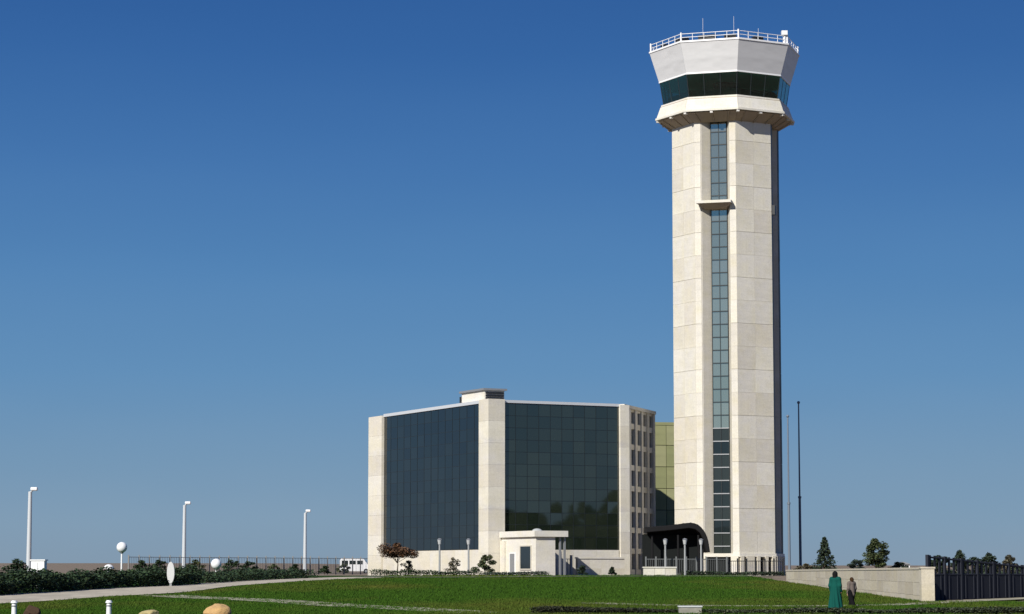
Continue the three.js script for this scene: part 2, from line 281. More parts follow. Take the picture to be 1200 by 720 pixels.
    for (const u of [0.0, 0.5]) { const [ax, az] = oct(k, 6.45), [bx, bz] = oct(k + 1, 6.45); const x = ax + (bx - ax) * u, z = az + (bz - az) * u; part('bracket', box(0.26, 0.26, 0.5), paleStone, tower, V(x, Y(44.86), z), Math.atan2(x, z)); }
    part('window_sill', seg(k, 0, 1, 6.24, 46.2, 6.22, 46.42, 0.4), paleStone, tower);
    for (let j = 0; j < 3; j++) {
      part('cab_window', seg(k, j / 3 + 0.008, (j + 1) / 3 - 0.008, 6.0, 46.42, 6.36, 48.62, 0.02), cabGlass, tower);
      const p = (R, y, u) => { const [ax, az] = oct(k, R), [bx, bz] = oct(k + 1, R); return V(ax + (bx - ax) * u, Y(y), az + (bz - az) * u); };
      part('cab_mullion', bar(p(5.97, 46.4, j / 3), p(6.33, 48.64, j / 3), 0.05), mullionMat, tower);
    }
    part('fascia_panel', seg(k, 0.001, 0.999, 6.45, 48.75, 7.32, 51.5, 0.12), whitePanel, tower);
    part('fascia_edge', seg(k, 0, 1, 6.44, 48.58, 6.44, 48.76, 0.4), whitePaint, tower);
    part('roof_coping', seg(k, 0, 1, 7.38, 51.48, 7.38, 51.64, 0.7), whitePaint, tower);
    // guard rail on the roof
    for (const y of [51.98, 52.32]) { const [ax, az] = oct(k, 7.2), [bx, bz] = oct(k + 1, 7.2); part('guard_rail', bar(V(ax, Y(y), az), V(bx, Y(y), bz), 0.035), whitePaint, tower); }
    for (let j = 0; j < 5; j++) { const [ax, az] = oct(k, 7.2), [bx, bz] = oct(k + 1, 7.2), u = j / 5, x = ax + (bx - ax) * u, z = az + (bz - az) * u; part('rail_post', bar(V(x, Y(51.62), z), V(x, Y(j ? 52.32 : 52.45), z), j ? 0.03 : 0.09), whitePaint, tower); }
  }
  ring(6.3, 48.66, 48.8, new THREE.MeshStandardMaterial({ color: C(.7, .72, .7), roughness: 0.9 }), 'cab_ceiling'); ring(7.1, 51.2, 51.42, greyMetal, 'roof_deck'); ring(6.3, 45.0, 46.25, soffitMat, 'cab_floor');
  ring(1.1, 46.25, 48.66, interior, 'cab_column');
  for (let k = 0; k < 8; k++) part('console_desk', seg(k, 0.01, 0.99, 5.5, 46.3, 5.6, 47.15, 0.8), interior, tower);
  // equipment on the roof
  const eq = (a, R) => [R * Math.sin(a * D2R), R * Math.cos(a * D2R)];
  { const [x, z] = eq(49, 7.0); part('camera_mast', merge([bar(V(x, Y(51.4), z), V(x, Y(52.5), z), 0.16), box(0.55, 0.4, 0.6, x, Y(52.62), z).deleteAttribute('uv') && box(0.55, 0.4, 0.6, x, Y(52.62), z)]), whitePaint, tower); }
  for (const [a, R, h, w] of [[-25, 5.9, 53.9, 0.014], [8, 4, 54.4, 0.014], [35, 5, 53.2, 0.014]]) { const [x, z] = eq(a, R); part('whip_antenna', bar(V(x, Y(51.4), z), V(x, Y(h), z), w), whitePaint, tower); }
  for (const [a, R, w, h] of [[-45, 6.2, 1.1, 0.75], [-20, 6.2, 1.6, 0.7], [0, 6.3, 1.1, 0.65], [25, 6.2, 0.9, 0.6], [-70, 6.2, 0.8, 0.6]]) { const [x, z] = eq(a, R); part('roof_unit', box(w, h, 0.7), darkMetal, tower, V(x, Y(51.42 + h / 2), z), a * D2R); }
}

// ------------------------------------------------------------------ glass office building
const B0 = at(574.5, 471, 222), BG = 1.5;                  // its nearest corner
const office = thing('office_building', 'dark glass curtain wall office block with pale stone corner pillars', 'building', V(B0.x, BG, B0.z));
const BA = 26.6, e1 = [Math.cos(BA * D2R), -Math.sin(BA * D2R)], e2 = [-Math.sin(BA * D2R), -Math.cos(BA * D2R)];
const bl = (a, b) => [a * e1[0] + b * e2[0], a * e1[1] + b * e2[1]];   // a metres along the right wall, b along the left wall
const HB = B0.y - BG;                                      // wall height
const alphaR = BA * D2R, alphaL = (BA - 90) * D2R, alphaC = (BA + 45) * D2R;
{
  const LW = 26, RW = 13.2, CH = 8.2;
  const corners = [[0, 0], [RW, 0], [RW + CH, CH], [RW + CH, 17], [RW, LW + 1], [0, LW + 1]];
  const shrink = (p, s) => { const c = [9, 11]; return [c[0] + (p[0] - c[0]) * s, c[1] + (p[1] - c[1]) * s]; };
  part('structural_core', prism(corners.map(p => bl(...shrink(p, 0.975))), 0, HB - 0.15), interior, office);
  part('roof', prism(corners.map(p => bl(...shrink(p, 0.97))), HB - 0.14, HB + 0.05), greyMetal, office);
  const r = rng(33), base = 2.35;
  const onWall = (side, u, y, w) => side === 'R' ? V(bl(u, -w)[0], y, bl(u, -w)[1]) : V(bl(-w, u)[0], y, bl(-w, u)[1]);
  function curtain(side, u0, u1, cols, rows, y0, y1) {
    const alpha = side === 'R' ? alphaR : alphaL, pw = (u1 - u0) / cols, ph = (y1 - y0) / rows;
    const g = box(pw - 0.035, ph - 0.035, 0.03), hz = box(u1 - u0, 0.035, 0.06), vt = box(0.035, y1 - y0, 0.065);
    for (let i = 0; i < cols; i++) for (let j = 0; j < rows; j++) {
      const m = part('glass_pane', g, (side === 'R' ? rightGlassTint : leftGlassTint)[Math.floor(r() * 3)], office, onWall(side, u0 + (i + 0.5) * pw, y0 + (j + 0.5) * ph, 0), alpha);
      m.rotation.order = 'YXZ'; m.rotation.x = (r() - 0.5) * 0.009; m.rotation.y += (r() - 0.5) * 0.01;
    }
    for (let j = 0; j <= rows; j++) part('transom', hz, mullionMat, office, onWall(side, (u0 + u1) / 2, y0 + j * ph, 0.0), alpha);
    for (let i = 0; i <= cols; i++) part('mullion', vt, mullionMat, office, onWall(side, u0 + i * pw, (y0 + y1) / 2, 0.0), alpha);
  }
  curtain('R', 1.35, RW - 0.05, 10, 12, base, HB - 0.1);
  curtain('L', 1.7, 23.6, 14, 12, base, HB - 0.1);
  // stone plinth
  const stoneBox = (name, side, u0, u1, y0, y1, w, th, mat = stone) => part(name, box(u1 - u0, y1 - y0, th, 0, 0, 0, 1, r() * 6, r() * 6), mat, office, onWall(side, (u0 + u1) / 2, (y0 + y1) / 2, w - th / 2), side === 'R' ? alphaR : alphaL);
  for (let i = 0; i < 8; i++) stoneBox('plinth_panel', 'L', 1.7 + i * 2.74 + 0.01, 1.7 + (i + 1) * 2.74 - 0.01, -0.2, base - 0.05, 0.1, 0.3, stoneMats[i % 5]);
  for (let i = 0; i < 5; i++) stoneBox('plinth_panel', 'R', 1.4 + i * 2.34 + 0.01, 1.4 + (i + 1) * 2.34 - 0.01, -0.2, base - 0.05, 0.1, 0.3, stoneMats[(i + 2) % 5]);
  // corner pillar, end pillar and right pillar, in stone courses
  const nR = 8, rh = (HB + 0.25) / nR;
  const pillar = (a0, a1, b0, b1, h = HB + 0.25, m = 0) => {
    for (let j = 0; j < nR; j++) {
      const y0 = j * h / nR + 0.005 - (j ? 0 : 0.25), y1 = (j + 1) * h / nR - 0.005;
      part('pillar_stone', prism([bl(a0, b0), bl(a1, b0), bl(a1, b1), bl(a0, b1)], y0, y1), stoneMats[(j + m) % 5], office);
    }
  };
  pillar(-0.35, 1.3, -0.35, 1.65); pillar(-0.3, 1.2, 23.65, 26.9, HB + 0.1, 2); pillar(RW, RW + 0.95, -0.3, 0.9, HB + 0.1, 1);
  // parapet coping
  const coping = new THREE.MeshStandardMaterial({ color: C(.62, .64, .66), roughness: 0.45, metalness: 0.2 });
  part('parapet_coping', prism([bl(-0.12, 1.66), bl(0.5, 1.66), bl(0.5, 23.64), bl(-0.12, 23.64)], HB - 0.05, HB + 0.24), coping, office);
  part('parapet_coping', prism([bl(1.31, -0.12), bl(RW - 0.01, -0.12), bl(RW - 0.01, 0.5), bl(1.31, 0.5)], HB - 0.05, HB + 0.2), coping, office);
  // canted wall: stone grid with small windows
  const [cx, cz] = bl(RW, 0), cu = [Math.cos(alphaC), -Math.sin(alphaC)], cn = [Math.sin(alphaC), Math.cos(alphaC)];
  const onC = (u, y, w) => V(cx + cu[0] * u + cn[0] * w, y, cz + cu[1] * u + cn[1] * w);
  const CL = CH * Math.SQRT2, cols = 5, rows = 8, pw = (CL - 0.9) / cols, ph = HB / rows;
  part('canted_wall', box(CL - 0.5, HB, 0.3), interior, office, onC(CL / 2 + 0.3, HB / 2, -0.25), alphaC);
  for (let i = 0; i <= cols; i++) part('stone_mullion', box(i % 2 ? 0.62 : 0.75, HB - 0.1, 0.45, 0, 0, 0, 1, i, 2), stoneMats[i % 5], office, onC(0.95 + i * pw - 0.1, HB / 2, 0.05), alphaC);
  for (let j = 0; j <= rows; j++) for (let i = 0; i < cols; i++) part('spandrel_panel', box(pw - 0.7, j === rows ? 0.35 : 0.5, 0.3, 0, 0, 0, 1, j, i), stoneMats[(i + j) % 5], office, onC(0.85 + (i + 0.5) * pw, j === rows ? HB - 0.12 : j * ph + 0.3, 0.0), alphaC);
  for (let j = 0; j < rows; j++) for (let i = 0; i < cols; i++) { const m = part('window', box(pw - 0.72, ph - 0.5, 0.05), darkGlass[(i * 3 + j) % 3], office, onC(0.85 + (i + 0.5) * pw, j * ph + 0.55 + (ph - 0.5) / 2, -0.06), alphaC); }
  part('parapet_coping', box(CL - 0.4, 0.3, 0.75), stoneMats[3], office, onC(CL / 2 + 0.45, HB + 0.08, 0.0), alphaC);
  // plant room on the roof
  const ph0 = HB + 0.05;
  part('plant_room', prism([bl(0.5, 2.2), bl(2.5, 2.2), bl(2.5, 7.0), bl(0.5, 7.0)], ph0, ph0 + 1.15), paleStone, office);
  part('plant_room_roof', prism([bl(0.3, 2.0), bl(2.7, 2.0), bl(2.7, 7.2), bl(0.3, 7.2)], ph0 + 1.15, ph0 + 1.33), greyMetal, office);
  for (let j = 0; j < 4; j++) part('louvre', box(1.8, 0.16, 0.1), darkMetal, office, V(bl(1.5, 2.14)[0], ph0 + 0.2 + j * 0.24, bl(1.5, 2.14)[1]), alphaR);
  part('roof_vent', new THREE.CylinderGeometry(0.28, 0.28, 0.9, 12).translate(bl(1.0, 7.9)[0], ph0 + 0.45, bl(1.0, 7.9)[1]), darkMetal, office);
}
// gatehouse in front of the glass wall
{
  const o = thing('gatehouse', 'small white stone gatehouse with flat projecting roof before the glass wall', 'building', V(B0.x, BG, B0.z));
  const a0 = 0.95, a1 = 2.85, b0 = -7.1, b1 = -0.45, h = 3.75;
  part('wall', prism([bl(a0, b0), bl(a1, b0), bl(a1, b1), bl(a0, b1)], -0.25, h - 0.4), paleStone, o);
  part('roof_slab', prism([bl(a0 - 0.25, b0 - 0.25), bl(a1 + 1.15, b0 - 0.25), bl(a1 + 1.15, b1), bl(a0 - 0.25, b1)], h - 0.4, h + 0.12), paleStone, o);
  const L = (b, y, w) => V(bl(a0 - w, b)[0], y, bl(a0 - w, b)[1]);
  const wdw = part('window', box(2.0, 1.95, 0.08), darkGlass[2], o, L(-5.2, 1.55, 0.0), alphaL);
  part('window_frame', merge([box(2.2, 0.1, 0.16, 0, 1.02, 0), box(2.2, 0.1, 0.2, 0, -1.02, 0), box(0.1, 1.94, 0.16, -1.05, 0, 0), box(0.1, 1.94, 0.16, 1.05, 0, 0)]), jointStone, wdw);
  const dr = part('door', box(0.95, 2.1, 0.08), greyMetal, o, L(-2.6, 0.85, 0.0), alphaL);
  part('door_frame', merge([box(1.1, 0.08, 0.14, 0, 1.09, 0), box(0.08, 2.1, 0.14, -0.52, 0, 0), box(0.08, 2.1, 0.14, 0.52, 0, 0)]), whitePaint, dr);
  part('pier', box(0.9, 3.3, 0.35), stone, o, L(-0.9, 1.4, 0.02), alphaL);
  const R = (a, y, w) => V(bl(a, b0 - w)[0], y, bl(a, b0 - w)[1]);
  for (const a of [a1 + 0.55, a1 + 1.0]) part('column', box(0.16, h - 0.4 + 0.2, 0.16), greyMetal, o, R(a, (h - 0.6) / 2, -0.15), alphaR);
  part('glass_door', box(0.95, 2.2, 0.06), darkGlass[0], o, R(a1 + 0.5, 1.0, -2.2), alphaR);
  part('back_wall', box(1.1, h - 0.4, 0.2), interior, o, R(a1 + 0.56, (h - 0.4) / 2, -2.6), alphaR);
  part('roof_light', new THREE.SphereGeometry(0.45, 16, 8, 0, 6.283, 0, 1.57).scale(1, 0.55, 1).translate(bl(1.9, -5.5)[0], h + 0.1, bl(1.9, -5.5)[1]), new THREE.MeshStandardMaterial({ color: C(.4, .42, .42), roughness: 0.5 }), o);
}
// low stone wall before the glass front
{
  const o = thing('low_wall', 'low stone block wall at the foot of the right glass front', 'wall', V(B0.x, BG, B0.z));
  const r = rng(8);
  for (let i = 0; i < 4; i++) for (let j = 0; j < 2; j++) part('stone_block', box(1.19, 0.86, 0.4, 0, 0, 0, 1, r() * 6, r() * 6), stoneMats[Math.floor(r() * 5)], o, V(bl(7.75 + 1.2 * i, -3)[0], 0.18 + 0.87 * j, bl(7.75 + 1.2 * i, -3)[1]), alphaR);
  part('coping', box(4.9, 0.14, 0.55), paleStone, o, V(bl(9.55, -3)[0], 1.56, bl(9.55, -3)[1]), alphaR);
  for (const [a, h] of [[4.6, 2.1], [5.5, 2.3], [6.6, 2.0]]) part('gate_post', box(0.18, h, 0.18), greyMetal, o, V(bl(a, -3)[0], h / 2 - 0.2, bl(a, -3)[1]), alphaR);
  part('gate_leaf', merge([0, 1, 2, 3, 4, 5, 6, 7, 8].map(i => box(0.04, 1.4, 0.04, -0.9 + i * 0.22, 0, 0)).concat([box(1.9, 0.06, 0.06, 0, 0.7, 0), box(1.9, 0.06, 0.06, 0, -0.7, 0)])), greyMetal, o, V(bl(5.6, -3.02)[0], 0.75, bl(5.6, -3.02)[1]), alphaR).userData.kind = 'stuff';
}
// olive block behind, between office and tower
{
  const p = stand(786, 256), o = thing('rear_block', 'olive green panelled block behind, between glass office and tower', 'building', p, 12 * D2R);
  const h = at(780, 497, 256).y - p.y, olive = [[.30, .31, .15], [.27, .285, .135], [.33, .335, .175]].map(c => new THREE.MeshStandardMaterial({ color: C(...c), map: paintNoise, roughness: 0.8 }));
  part('structure', box(9, h - 0.1, 10, 2.1, h / 2, -5.2), interior, o);
  for (let j = 0; j < 7; j++) for (let i = 0; i < 4; i++) part('wall_panel', box(1.95, h / 7 - 0.06, 0.2), olive[(i * 2 + j) % 3], o, V(-1.4 + i * 2.0, (j + 0.5) * h / 7, 0));
  for (let j = 0; j < 7; j++) part('window_strip', box(0.85, h / 7 - 0.5, 0.1), darkGlass[j % 3], o, V(-2.95, (j + 0.5) * h / 7, -0.4));
  part('parapet', box(8.8, 0.3, 0.3), olive[0], o, V(1.9, h, 0));
}
// entrance canopy between the buildings; its deep shade is put into the black
{
  const d = 221, p = stand(797, d), o = thing('entrance_canopy', 'black curved entrance canopy between glass office and tower', 'canopy', p);
  const loc = (px, py) => { const q = at(px, py, d); return new THREE.Vector2(q.x - p.x, q.y - p.y); };
  const top = new THREE.CatmullRomCurve3([[757, 619], [770, 618], [784, 617], [798, 615], [809, 614], [816, 616], [822, 621.5], [827, 631], [830, 647]].map(([x, y]) => V(x, y, 0))).getSpacedPoints(22).map(a => loc(a.x, a.y));
  const sh = new THREE.Shape(); top.forEach((q, i) => i ? sh.lineTo(q.x, q.y) : sh.moveTo(q.x, q.y)); const under = [[827, 647], [824, 633], [819.5, 625], [814, 620.5], [806, 619], [790, 621], [775, 622.5], [757, 624]].map(a => loc(...a)); under.forEach(q => sh.lineTo(q.x, q.y)); sh.closePath();
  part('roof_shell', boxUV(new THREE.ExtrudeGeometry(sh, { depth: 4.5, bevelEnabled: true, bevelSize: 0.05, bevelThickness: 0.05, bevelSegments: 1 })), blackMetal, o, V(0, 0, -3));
  { const vs = new THREE.Shape(); vs.moveTo(loc(760, 621).x, -0.1); for (const q of [[760, 621], [775, 620], [790, 619], [806, 617], [814, 618.5], [820, 624], [825.5, 637]]) { const v = loc(...q); vs.lineTo(v.x, v.y); } vs.lineTo(loc(825.5, 637).x, -0.1); vs.closePath(); part('shade_block', boxUV(new THREE.ExtrudeGeometry(vs, { depth: 1.6, bevelEnabled: false })), blackMetal, o, V(0, 0, -2.5)); }  // solid black block fills the opening in place of shade
  part('shade_front', box(4.6, 3.6, 0.1), interior, o, V(-0.7, 1.8, -0.6));  // matte dark sheet, no glass: shade put into the colour
  for (let i = 0; i < top.length - 1; i += 2) part('roof_seam', bar(V(top[i].x, top[i].y + 0.06, 1.5), V(top[i].x, top[i].y + 0.06, -3), 0.025, 0.025, 6), blackMetal, o);
  part('shade_back', box(5.2, 3.7, 0.2), interior, o, V(-0.6, 1.85, -2.7));  // near-black backing, shade put into the colour
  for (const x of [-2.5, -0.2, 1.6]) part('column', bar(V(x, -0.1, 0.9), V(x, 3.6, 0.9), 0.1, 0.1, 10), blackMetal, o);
}
{
  const p = stand(773, 206), o = thing('planter_wall', 'short pale stone planter wall before the black canopy', 'wall', p, 4 * D2R);
  for (let i = 0; i < 3; i++) part('stone_block', box(0.88, 0.72, 0.5, 0, 0, 0, 1, i * 1.7, 2), stoneMats[i], o, V(-0.9 + i * 0.9, 0.3, 0));
  part('coping', box(2.8, 0.1, 0.62), paleStone, o, V(0, 0.71, 0));
}

// ------------------------------------------------------------------ fences and walls
function railing(name, label, A, B, h, nPost, mat, group, step = 0.16) {
  const o = thing(name, label, 'fence', A.clone(), 0, group), L = B.clone().sub(A), bars = [];
  for (let i = 0; i <= nPost; i++) { const x = L.x * i / nPost, z = L.z * i / nPost, y = ground(A.x + x, A.z + z) - A.y; part('post', box(0.12, h + 0.25, 0.12), mat, o, V(x, y + h / 2, z)); }
  const len = Math.hypot(L.x, L.z), n = Math.floor(len / step);
  for (let i = 0; i < n; i++) { const t = (i + 0.5) / n; bars.push(bar(V(L.x * t, L.y * t + 0.12, L.z * t), V(L.x * t, L.y * t + h - 0.08, L.z * t), 0.016, 0.016, 4)); }
  const pk = part('pickets', merge(bars), mat, o); pk.userData.kind = 'stuff';
  for (const y of [0.15, h - 0.1]) part('rail', bar(V(0, y, 0), V(L.x, L.y + y, L.z), 0.035), mat, o);
  return o;
}
const lightFence = new THREE.MeshStandardMaterial({ color: C(.16, .17, .17), roughness: 0.6, metalness: 0.3 });
railing('picket_fence', 'grey picket fence before the black entrance canopy', stand(757, 209), stand(852, 209), 1.5, 8, lightFence);
railing('picket_fence', 'dark picket fence along the foot of the control tower', stand(854, 209.5), stand(918, 209.5), 1.35, 6, darkMetal);
{ // far perimeter fence
  const grey = new THREE.MeshStandardMaterial({ color: C(.22, .22, .21), roughness: 0.8 });
  railing('perimeter_fence', 'far grey perimeter fence beyond the hedge', stand(150, 262), stand(432, 300), 2.0, 26, grey, undefined, 0.3);
}
{ // stone retaining wall
  const o = thing('retaining_wall', 'long cream stone retaining wall bounding the lawn', 'wall', WALL_A), L = WALL_B.clone().sub(WALL_A), len = Math.hypot(L.x, L.z), turn = Math.atan2(-L.x, -L.z) , topY = 1.80 - WALL_A.y;
  const sand = [[.58, .52, .41], [.62, .56, .45], [.55, .49, .39]].map(c => new THREE.MeshStandardMaterial({ color: C(...c), map: stoneMap, bumpMap: stoneBump, bumpScale: 0.01, roughness: 0.95 })), n = 24, r = rng(44), turnW = Math.atan2(L.x, L.z) - Math.PI / 2;
  for (let i = 0; i < n; i++) {
    const t = (i + 0.5) / n, x = L.x * t, z = L.z * t, gy = ground(WALL_A.x + x, WALL_A.z + z) - WALL_A.y - 0.3, h = topY - gy, nr = h > 1.3 ? 3 : 2;
    for (let j = 0; j < nr; j++) part('stone_slab', box(len / n - 0.012, h / nr - 0.01, 0.4, 0, 0, 0, 1, r() * 6, r() * 6), sand[Math.floor(r() * 3)], o, V(x, gy + (j + 0.5) * h / nr, z), turnW);
    part('coping', box(len / n - 0.01, 0.1, 0.46), sand[1], o, V(x, topY + 0.05, z), turnW);
  }
  part('end_pier', box(0.62, topY + 0.42, 0.62, 0, 0, 0, 1, 3, 1), sand[1], o, V(0.02, topY / 2 - 0.17, 0.35), turnW);
  part('pier_cap', box(0.7, 0.08, 0.7), sand[1], o, V(0.02, topY + 0.08, 0.35), turnW);
}
{ // dark fence: sheet below, open pickets above
  const A = onGround(1088, 705.5), B = onGround(1236, 700.5); const o = thing('metal_fence', 'long black metal fence with solid lower sheets and open pickets above', 'fence', A);
  const L = B.clone().sub(A), len = Math.hypot(L.x, L.z), turn = Math.atan2(-L.z, L.x), n = 8, pk = [];
  for (let i = 0; i < n; i++) {
    const t = (i + 0.5) / n, y0 = L.y * t, top = 1.52 - A.y;
    part('sheet_panel', box(len / n - 0.1, top - y0 + 0.02, 0.06), fenceMetal, o, V(L.x * t, (top + y0) / 2 + 0.05, L.z * t), turn);
    for (let j = 0; j < 2; j++) part('sheet_rib', box(0.05, top - y0 - 0.1, 0.05), fenceMetal, o, V(L.x * (i + (j + 0.5) / 2) / n + 0.02, (top + y0) / 2 + 0.05, L.z * (i + (j + 0.5) / 2) / n + 0.035), turn);
  }
  const topAt = t => 2.46 - A.y - 0.62 * t;
  for (let i = 0; i <= n; i++) { const t = i / n; part('post', box(0.14, topAt(t) + 0.1, 0.14), fenceMetal, o, V(L.x * t, topAt(t) / 2, L.z * t), turn); }
  const m = Math.floor(len / 0.42); for (let i = 0; i < m; i++) { const t = (i + 0.5) / m; part('picket', box(0.16, topAt(t) - 1.42 + A.y, 0.04), fenceMetal, o, V(L.x * t, (topAt(t) + 1.5 - A.y) / 2, L.z * t), turn); }
  part('top_rail', bar(V(0, topAt(0) - 0.06, 0), V(L.x, topAt(1) - 0.06, L.z), 0.05), fenceMetal, o);
  part('mid_rail', bar(V(0, 1.56 - A.y, 0), V(L.x, 1.56 - A.y, L.z), 0.05), fenceMetal, o);
}

// ------------------------------------------------------------------ lamps, masts, small furniture
{
  const poles = [[33, 252, 573, 'white street light pole rising behind the hedge, tallest of the row'], [215, 305, 590, 'white street light pole between the upright white sign and the round garden lamp'], [357, 347, 601, 'white street light pole standing by the far fence near the white van']];
  let first; const hazedPole = new THREE.MeshStandardMaterial({ color: C(.50, .53, .55), roughness: 0.6 });  // white poles greyed: distance haze is put into the colour
  for (const [px, d, py, label] of poles) {
    const p = stand(px, d);
    if (!first) {
      const h = at(px, py, d).y - p.y; first = thing('street_light', label, 'street light', p, 0, 'street lights along the road');
      part('pole', bar(V(0, -0.1, 0), V(0, h - 0.3, 0), 0.27, 0.19, 12), hazedPole, first);
      part('base_plate', new THREE.CylinderGeometry(0.42, 0.46, 0.25, 12).translate(0, 0.1, 0), greyMetal, first);
      part('arm', bar(V(0, h - 0.35, 0), V(0.4, h - 0.1, 0), 0.09, 0.07, 8), hazedPole, first);
      const hd = part('lamp_head', new RoundedBoxGeometry(0.7, 0.34, 0.5, 2, 0.1).translate(0.4, h - 0.02, 0), whitePaint, first);
      part('lamp_glass', new THREE.BoxGeometry(0.5, 0.05, 0.36).translate(0.42, h - 0.2, 0), greyMetal, hd);
    } else dup(first, p, 0, label);
  }
}
function globeLamp(px, d, topPy, R, label) {
  const p = stand(px, d), h = at(px, topPy, d).y - p.y, o = thing('globe_lamp', label, 'lamp', p, 0, 'globe lamps by the road');
  part('post', bar(V(0, -0.1, 0), V(0, h - 1.7 * R, 0), 0.07, 0.055, 10), whitePaint, o);
  part('collar', new THREE.CylinderGeometry(0.16, 0.1, 0.14, 12).translate(0, h - 1.95 * R, 0), greyMetal, o);
  part('globe', new THREE.SphereGeometry(R, 20, 14).translate(0, h - R, 0), new THREE.MeshStandardMaterial({ color: C(.82, .83, .84), roughness: 0.25 }), o);
}
globeLamp(142, 168, 635.5, 0.36, 'white round globe lamp on a tall thin post above the hedge');
globeLamp(253, 196, 655, 0.42, 'white round globe lamp low over the dark shrubs');
{ // small garden lamps before the buildings
  let f; const list = [[780, 208, 'grey garden lamp post beside the pale planter wall'], [803, 207, 'grey garden lamp post before the middle of the black canopy'], [822, 208.5, 'grey garden lamp post by the glazed slot of the tower'], [515, 207, 'grey garden lamp post before the left glass front'], [549, 208, 'grey garden lamp post beside the olive shrub']];
  for (const [px, d, label] of list) {
    const p = stand(px, d); if (f) { dup(f, p, 0, label); continue; }
    f = thing('garden_lamp', label, 'lamp', p, 0, 'garden lamps before the buildings');
    part('post', bar(V(0, -0.1, 0), V(0, 2.6, 0), 0.09, 0.075, 10), new THREE.MeshStandardMaterial({ color: C(.30, .31, .31), roughness: 0.6 }), f);
    part('lamp_head', new THREE.CylinderGeometry(0.19, 0.12, 0.38, 14).translate(0, 2.8, 0), new THREE.MeshStandardMaterial({ color: C(.45, .46, .46), roughness: 0.4 }), f);
    part('lamp_cap', new THREE.CylinderGeometry(0.08, 0.22, 0.1, 14).translate(0, 3.07, 0), greyMetal, f);
  }
}
{ // masts right of the tower
  const mastMat = new THREE.MeshStandardMaterial({ color: C(.15, .18, .22), roughness: 0.6 });
  for (const [px, py, d, label] of [[925.5, 488, 262, 'slim dark radio mast, shorter, close to the tower'], [938.5, 472, 258, 'slim dark radio mast, taller, farther out from the tower']]) {
    const p = stand(px, d), h = at(px, py, d).y - p.y, o = thing('radio_mast', label, 'mast', p);
    part('lower_tube', bar(V(0, -0.1, 0), V(0, h * 0.45, 0), 0.15, 0.13, 10), mastMat, o); part('upper_tube', bar(V(0, h * 0.45, 0), V(0, h, 0), 0.09, 0.07, 8), mastMat, o);
    part('joint_collar', new THREE.CylinderGeometry(0.18, 0.18, 0.2, 10).translate(0, h * 0.45, 0), mastMat, o); part('finial', new THREE.SphereGeometry(0.16, 10, 8).translate(0, h, 0), mastMat, o);
  }
}
{ // white cabinets and signs behind the hedge
  let p = stand(45, 150), o = thing('utility_cabinet', 'white utility cabinet standing in the hedge beside the tallest street light', 'cabinet', p, -8 * D2R);
  part('body', new RoundedBoxGeometry(0.85, 1.5, 0.5, 2, 0.03).translate(0, 0.95, 0), whitePaint, o); part('plinth', box(0.9, 0.3, 0.55, 0, 0.05, 0), greyMetal, o); part('roof', box(0.95, 0.07, 0.6, 0, 1.74, 0), whitePaint, o); part('door_seam', box(0.02, 1.3, 0.02, 0, 0.95, 0.25), greyMetal, o);
  p = stand(200, 157.0); o = thing('sign_pillar', 'upright blank white sign pillar with rounded ends beside the road', 'sign', p);
  const sh = new THREE.Shape(); sh.absellipse(0, 0.9, 0.22, 0.66, 0, 6.283); part('panel', new THREE.ExtrudeGeometry(sh, { depth: 0.12, bevelEnabled: true, bevelSize: 0.02, bevelThickness: 0.02 }), new THREE.MeshStandardMaterial({ color: C(.55, .56, .55), roughness: 0.6 }), o); part('post', box(0.14, 0.5, 0.1, 0, 0.1, 0.06), greyMetal, o);
  p = stand(127, 158); o = thing('garden_light', 'low white dome garden light half hidden in the hedge', 'lamp', p);
  part('dome', new THREE.SphereGeometry(0.33, 18, 10, 0, 6.283, 0, 1.57).scale(1, 0.9, 1).translate(0, 1.12, 0), whitePaint, o); part('stem', bar(V(0, -0.1, 0), V(0, 1.15, 0), 0.1, 0.1, 10), whitePaint, o);
}
{ // white bollards in the foreground grass
  let f; for (const [px, d, label] of [[128, 92, 'white bollard on the grass standing alone beside the flat tan boulder'], [17, 91, 'white bollard on the grass beside the dark brown boulder']]) {
    const p = stand(px, d); if (f) { dup(f, p, 0, label); continue; }
    f = thing('bollard', label, 'bollard', p, 0, 'white bollards on the grass');
    part('shaft', bar(V(0, -0.05, 0), V(0, 0.52, 0), 0.1, 0.085, 14), whitePaint, f); part('cap', new THREE.CylinderGeometry(0.09, 0.135, 0.09, 14).translate(0, 0.57, 0), whitePaint, f); part('collar', new THREE.CylinderGeometry(0.11, 0.11, 0.04, 14).translate(0, 0.42, 0), greyMetal, f);
  }
}
const smin = (a, b, k) => { const h = clamp(0.5 + 0.5 * (b - a) / k, 0, 1); return b + (a - b) * h - k * h * (1 - h); };
function boulder(px, d, w, h, color, seed, label) {
  const g = new THREE.IcosahedronGeometry(1, 5), p = g.attributes.position, v = V(), rr = rng(seed * 17), planes = [];
  for (let i = 0; i < 15; i++) planes.push([V(rr() - 0.5, rr() - 0.42, rr() - 0.5).normalize(), 0.66 + 0.26 * rr()]);
  for (let i = 0; i < p.count; i++) { v.fromBufferAttribute(p, i); let n = 1; for (const [q, dd] of planes) { const k = q.dot(v); if (k > 0.05) n = smin(n, dd / k, 0.05); } n += 0.05 * (fbm(v.x * 5 + seed * 3, v.y * 5 + v.z * 4, 4) - 0.5); v.multiplyScalar(n); p.setXYZ(i, v.x * w / 2 * 1.15, v.y * h * 0.8 + h * 0.28, v.z * w * 0.45); }
  g.computeVertexNormals();
  const m = shadows(new THREE.Mesh(boxUV(g), new THREE.MeshStandardMaterial({ color: C(...color), map: stoneMap, bumpMap: stoneBump, bumpScale: 0.03, roughness: 1 }))); m.name = numbered('boulder'); m.userData = { label, category: 'boulder' }; m.position.copy(stand(px, d)); scene.add(m);
}
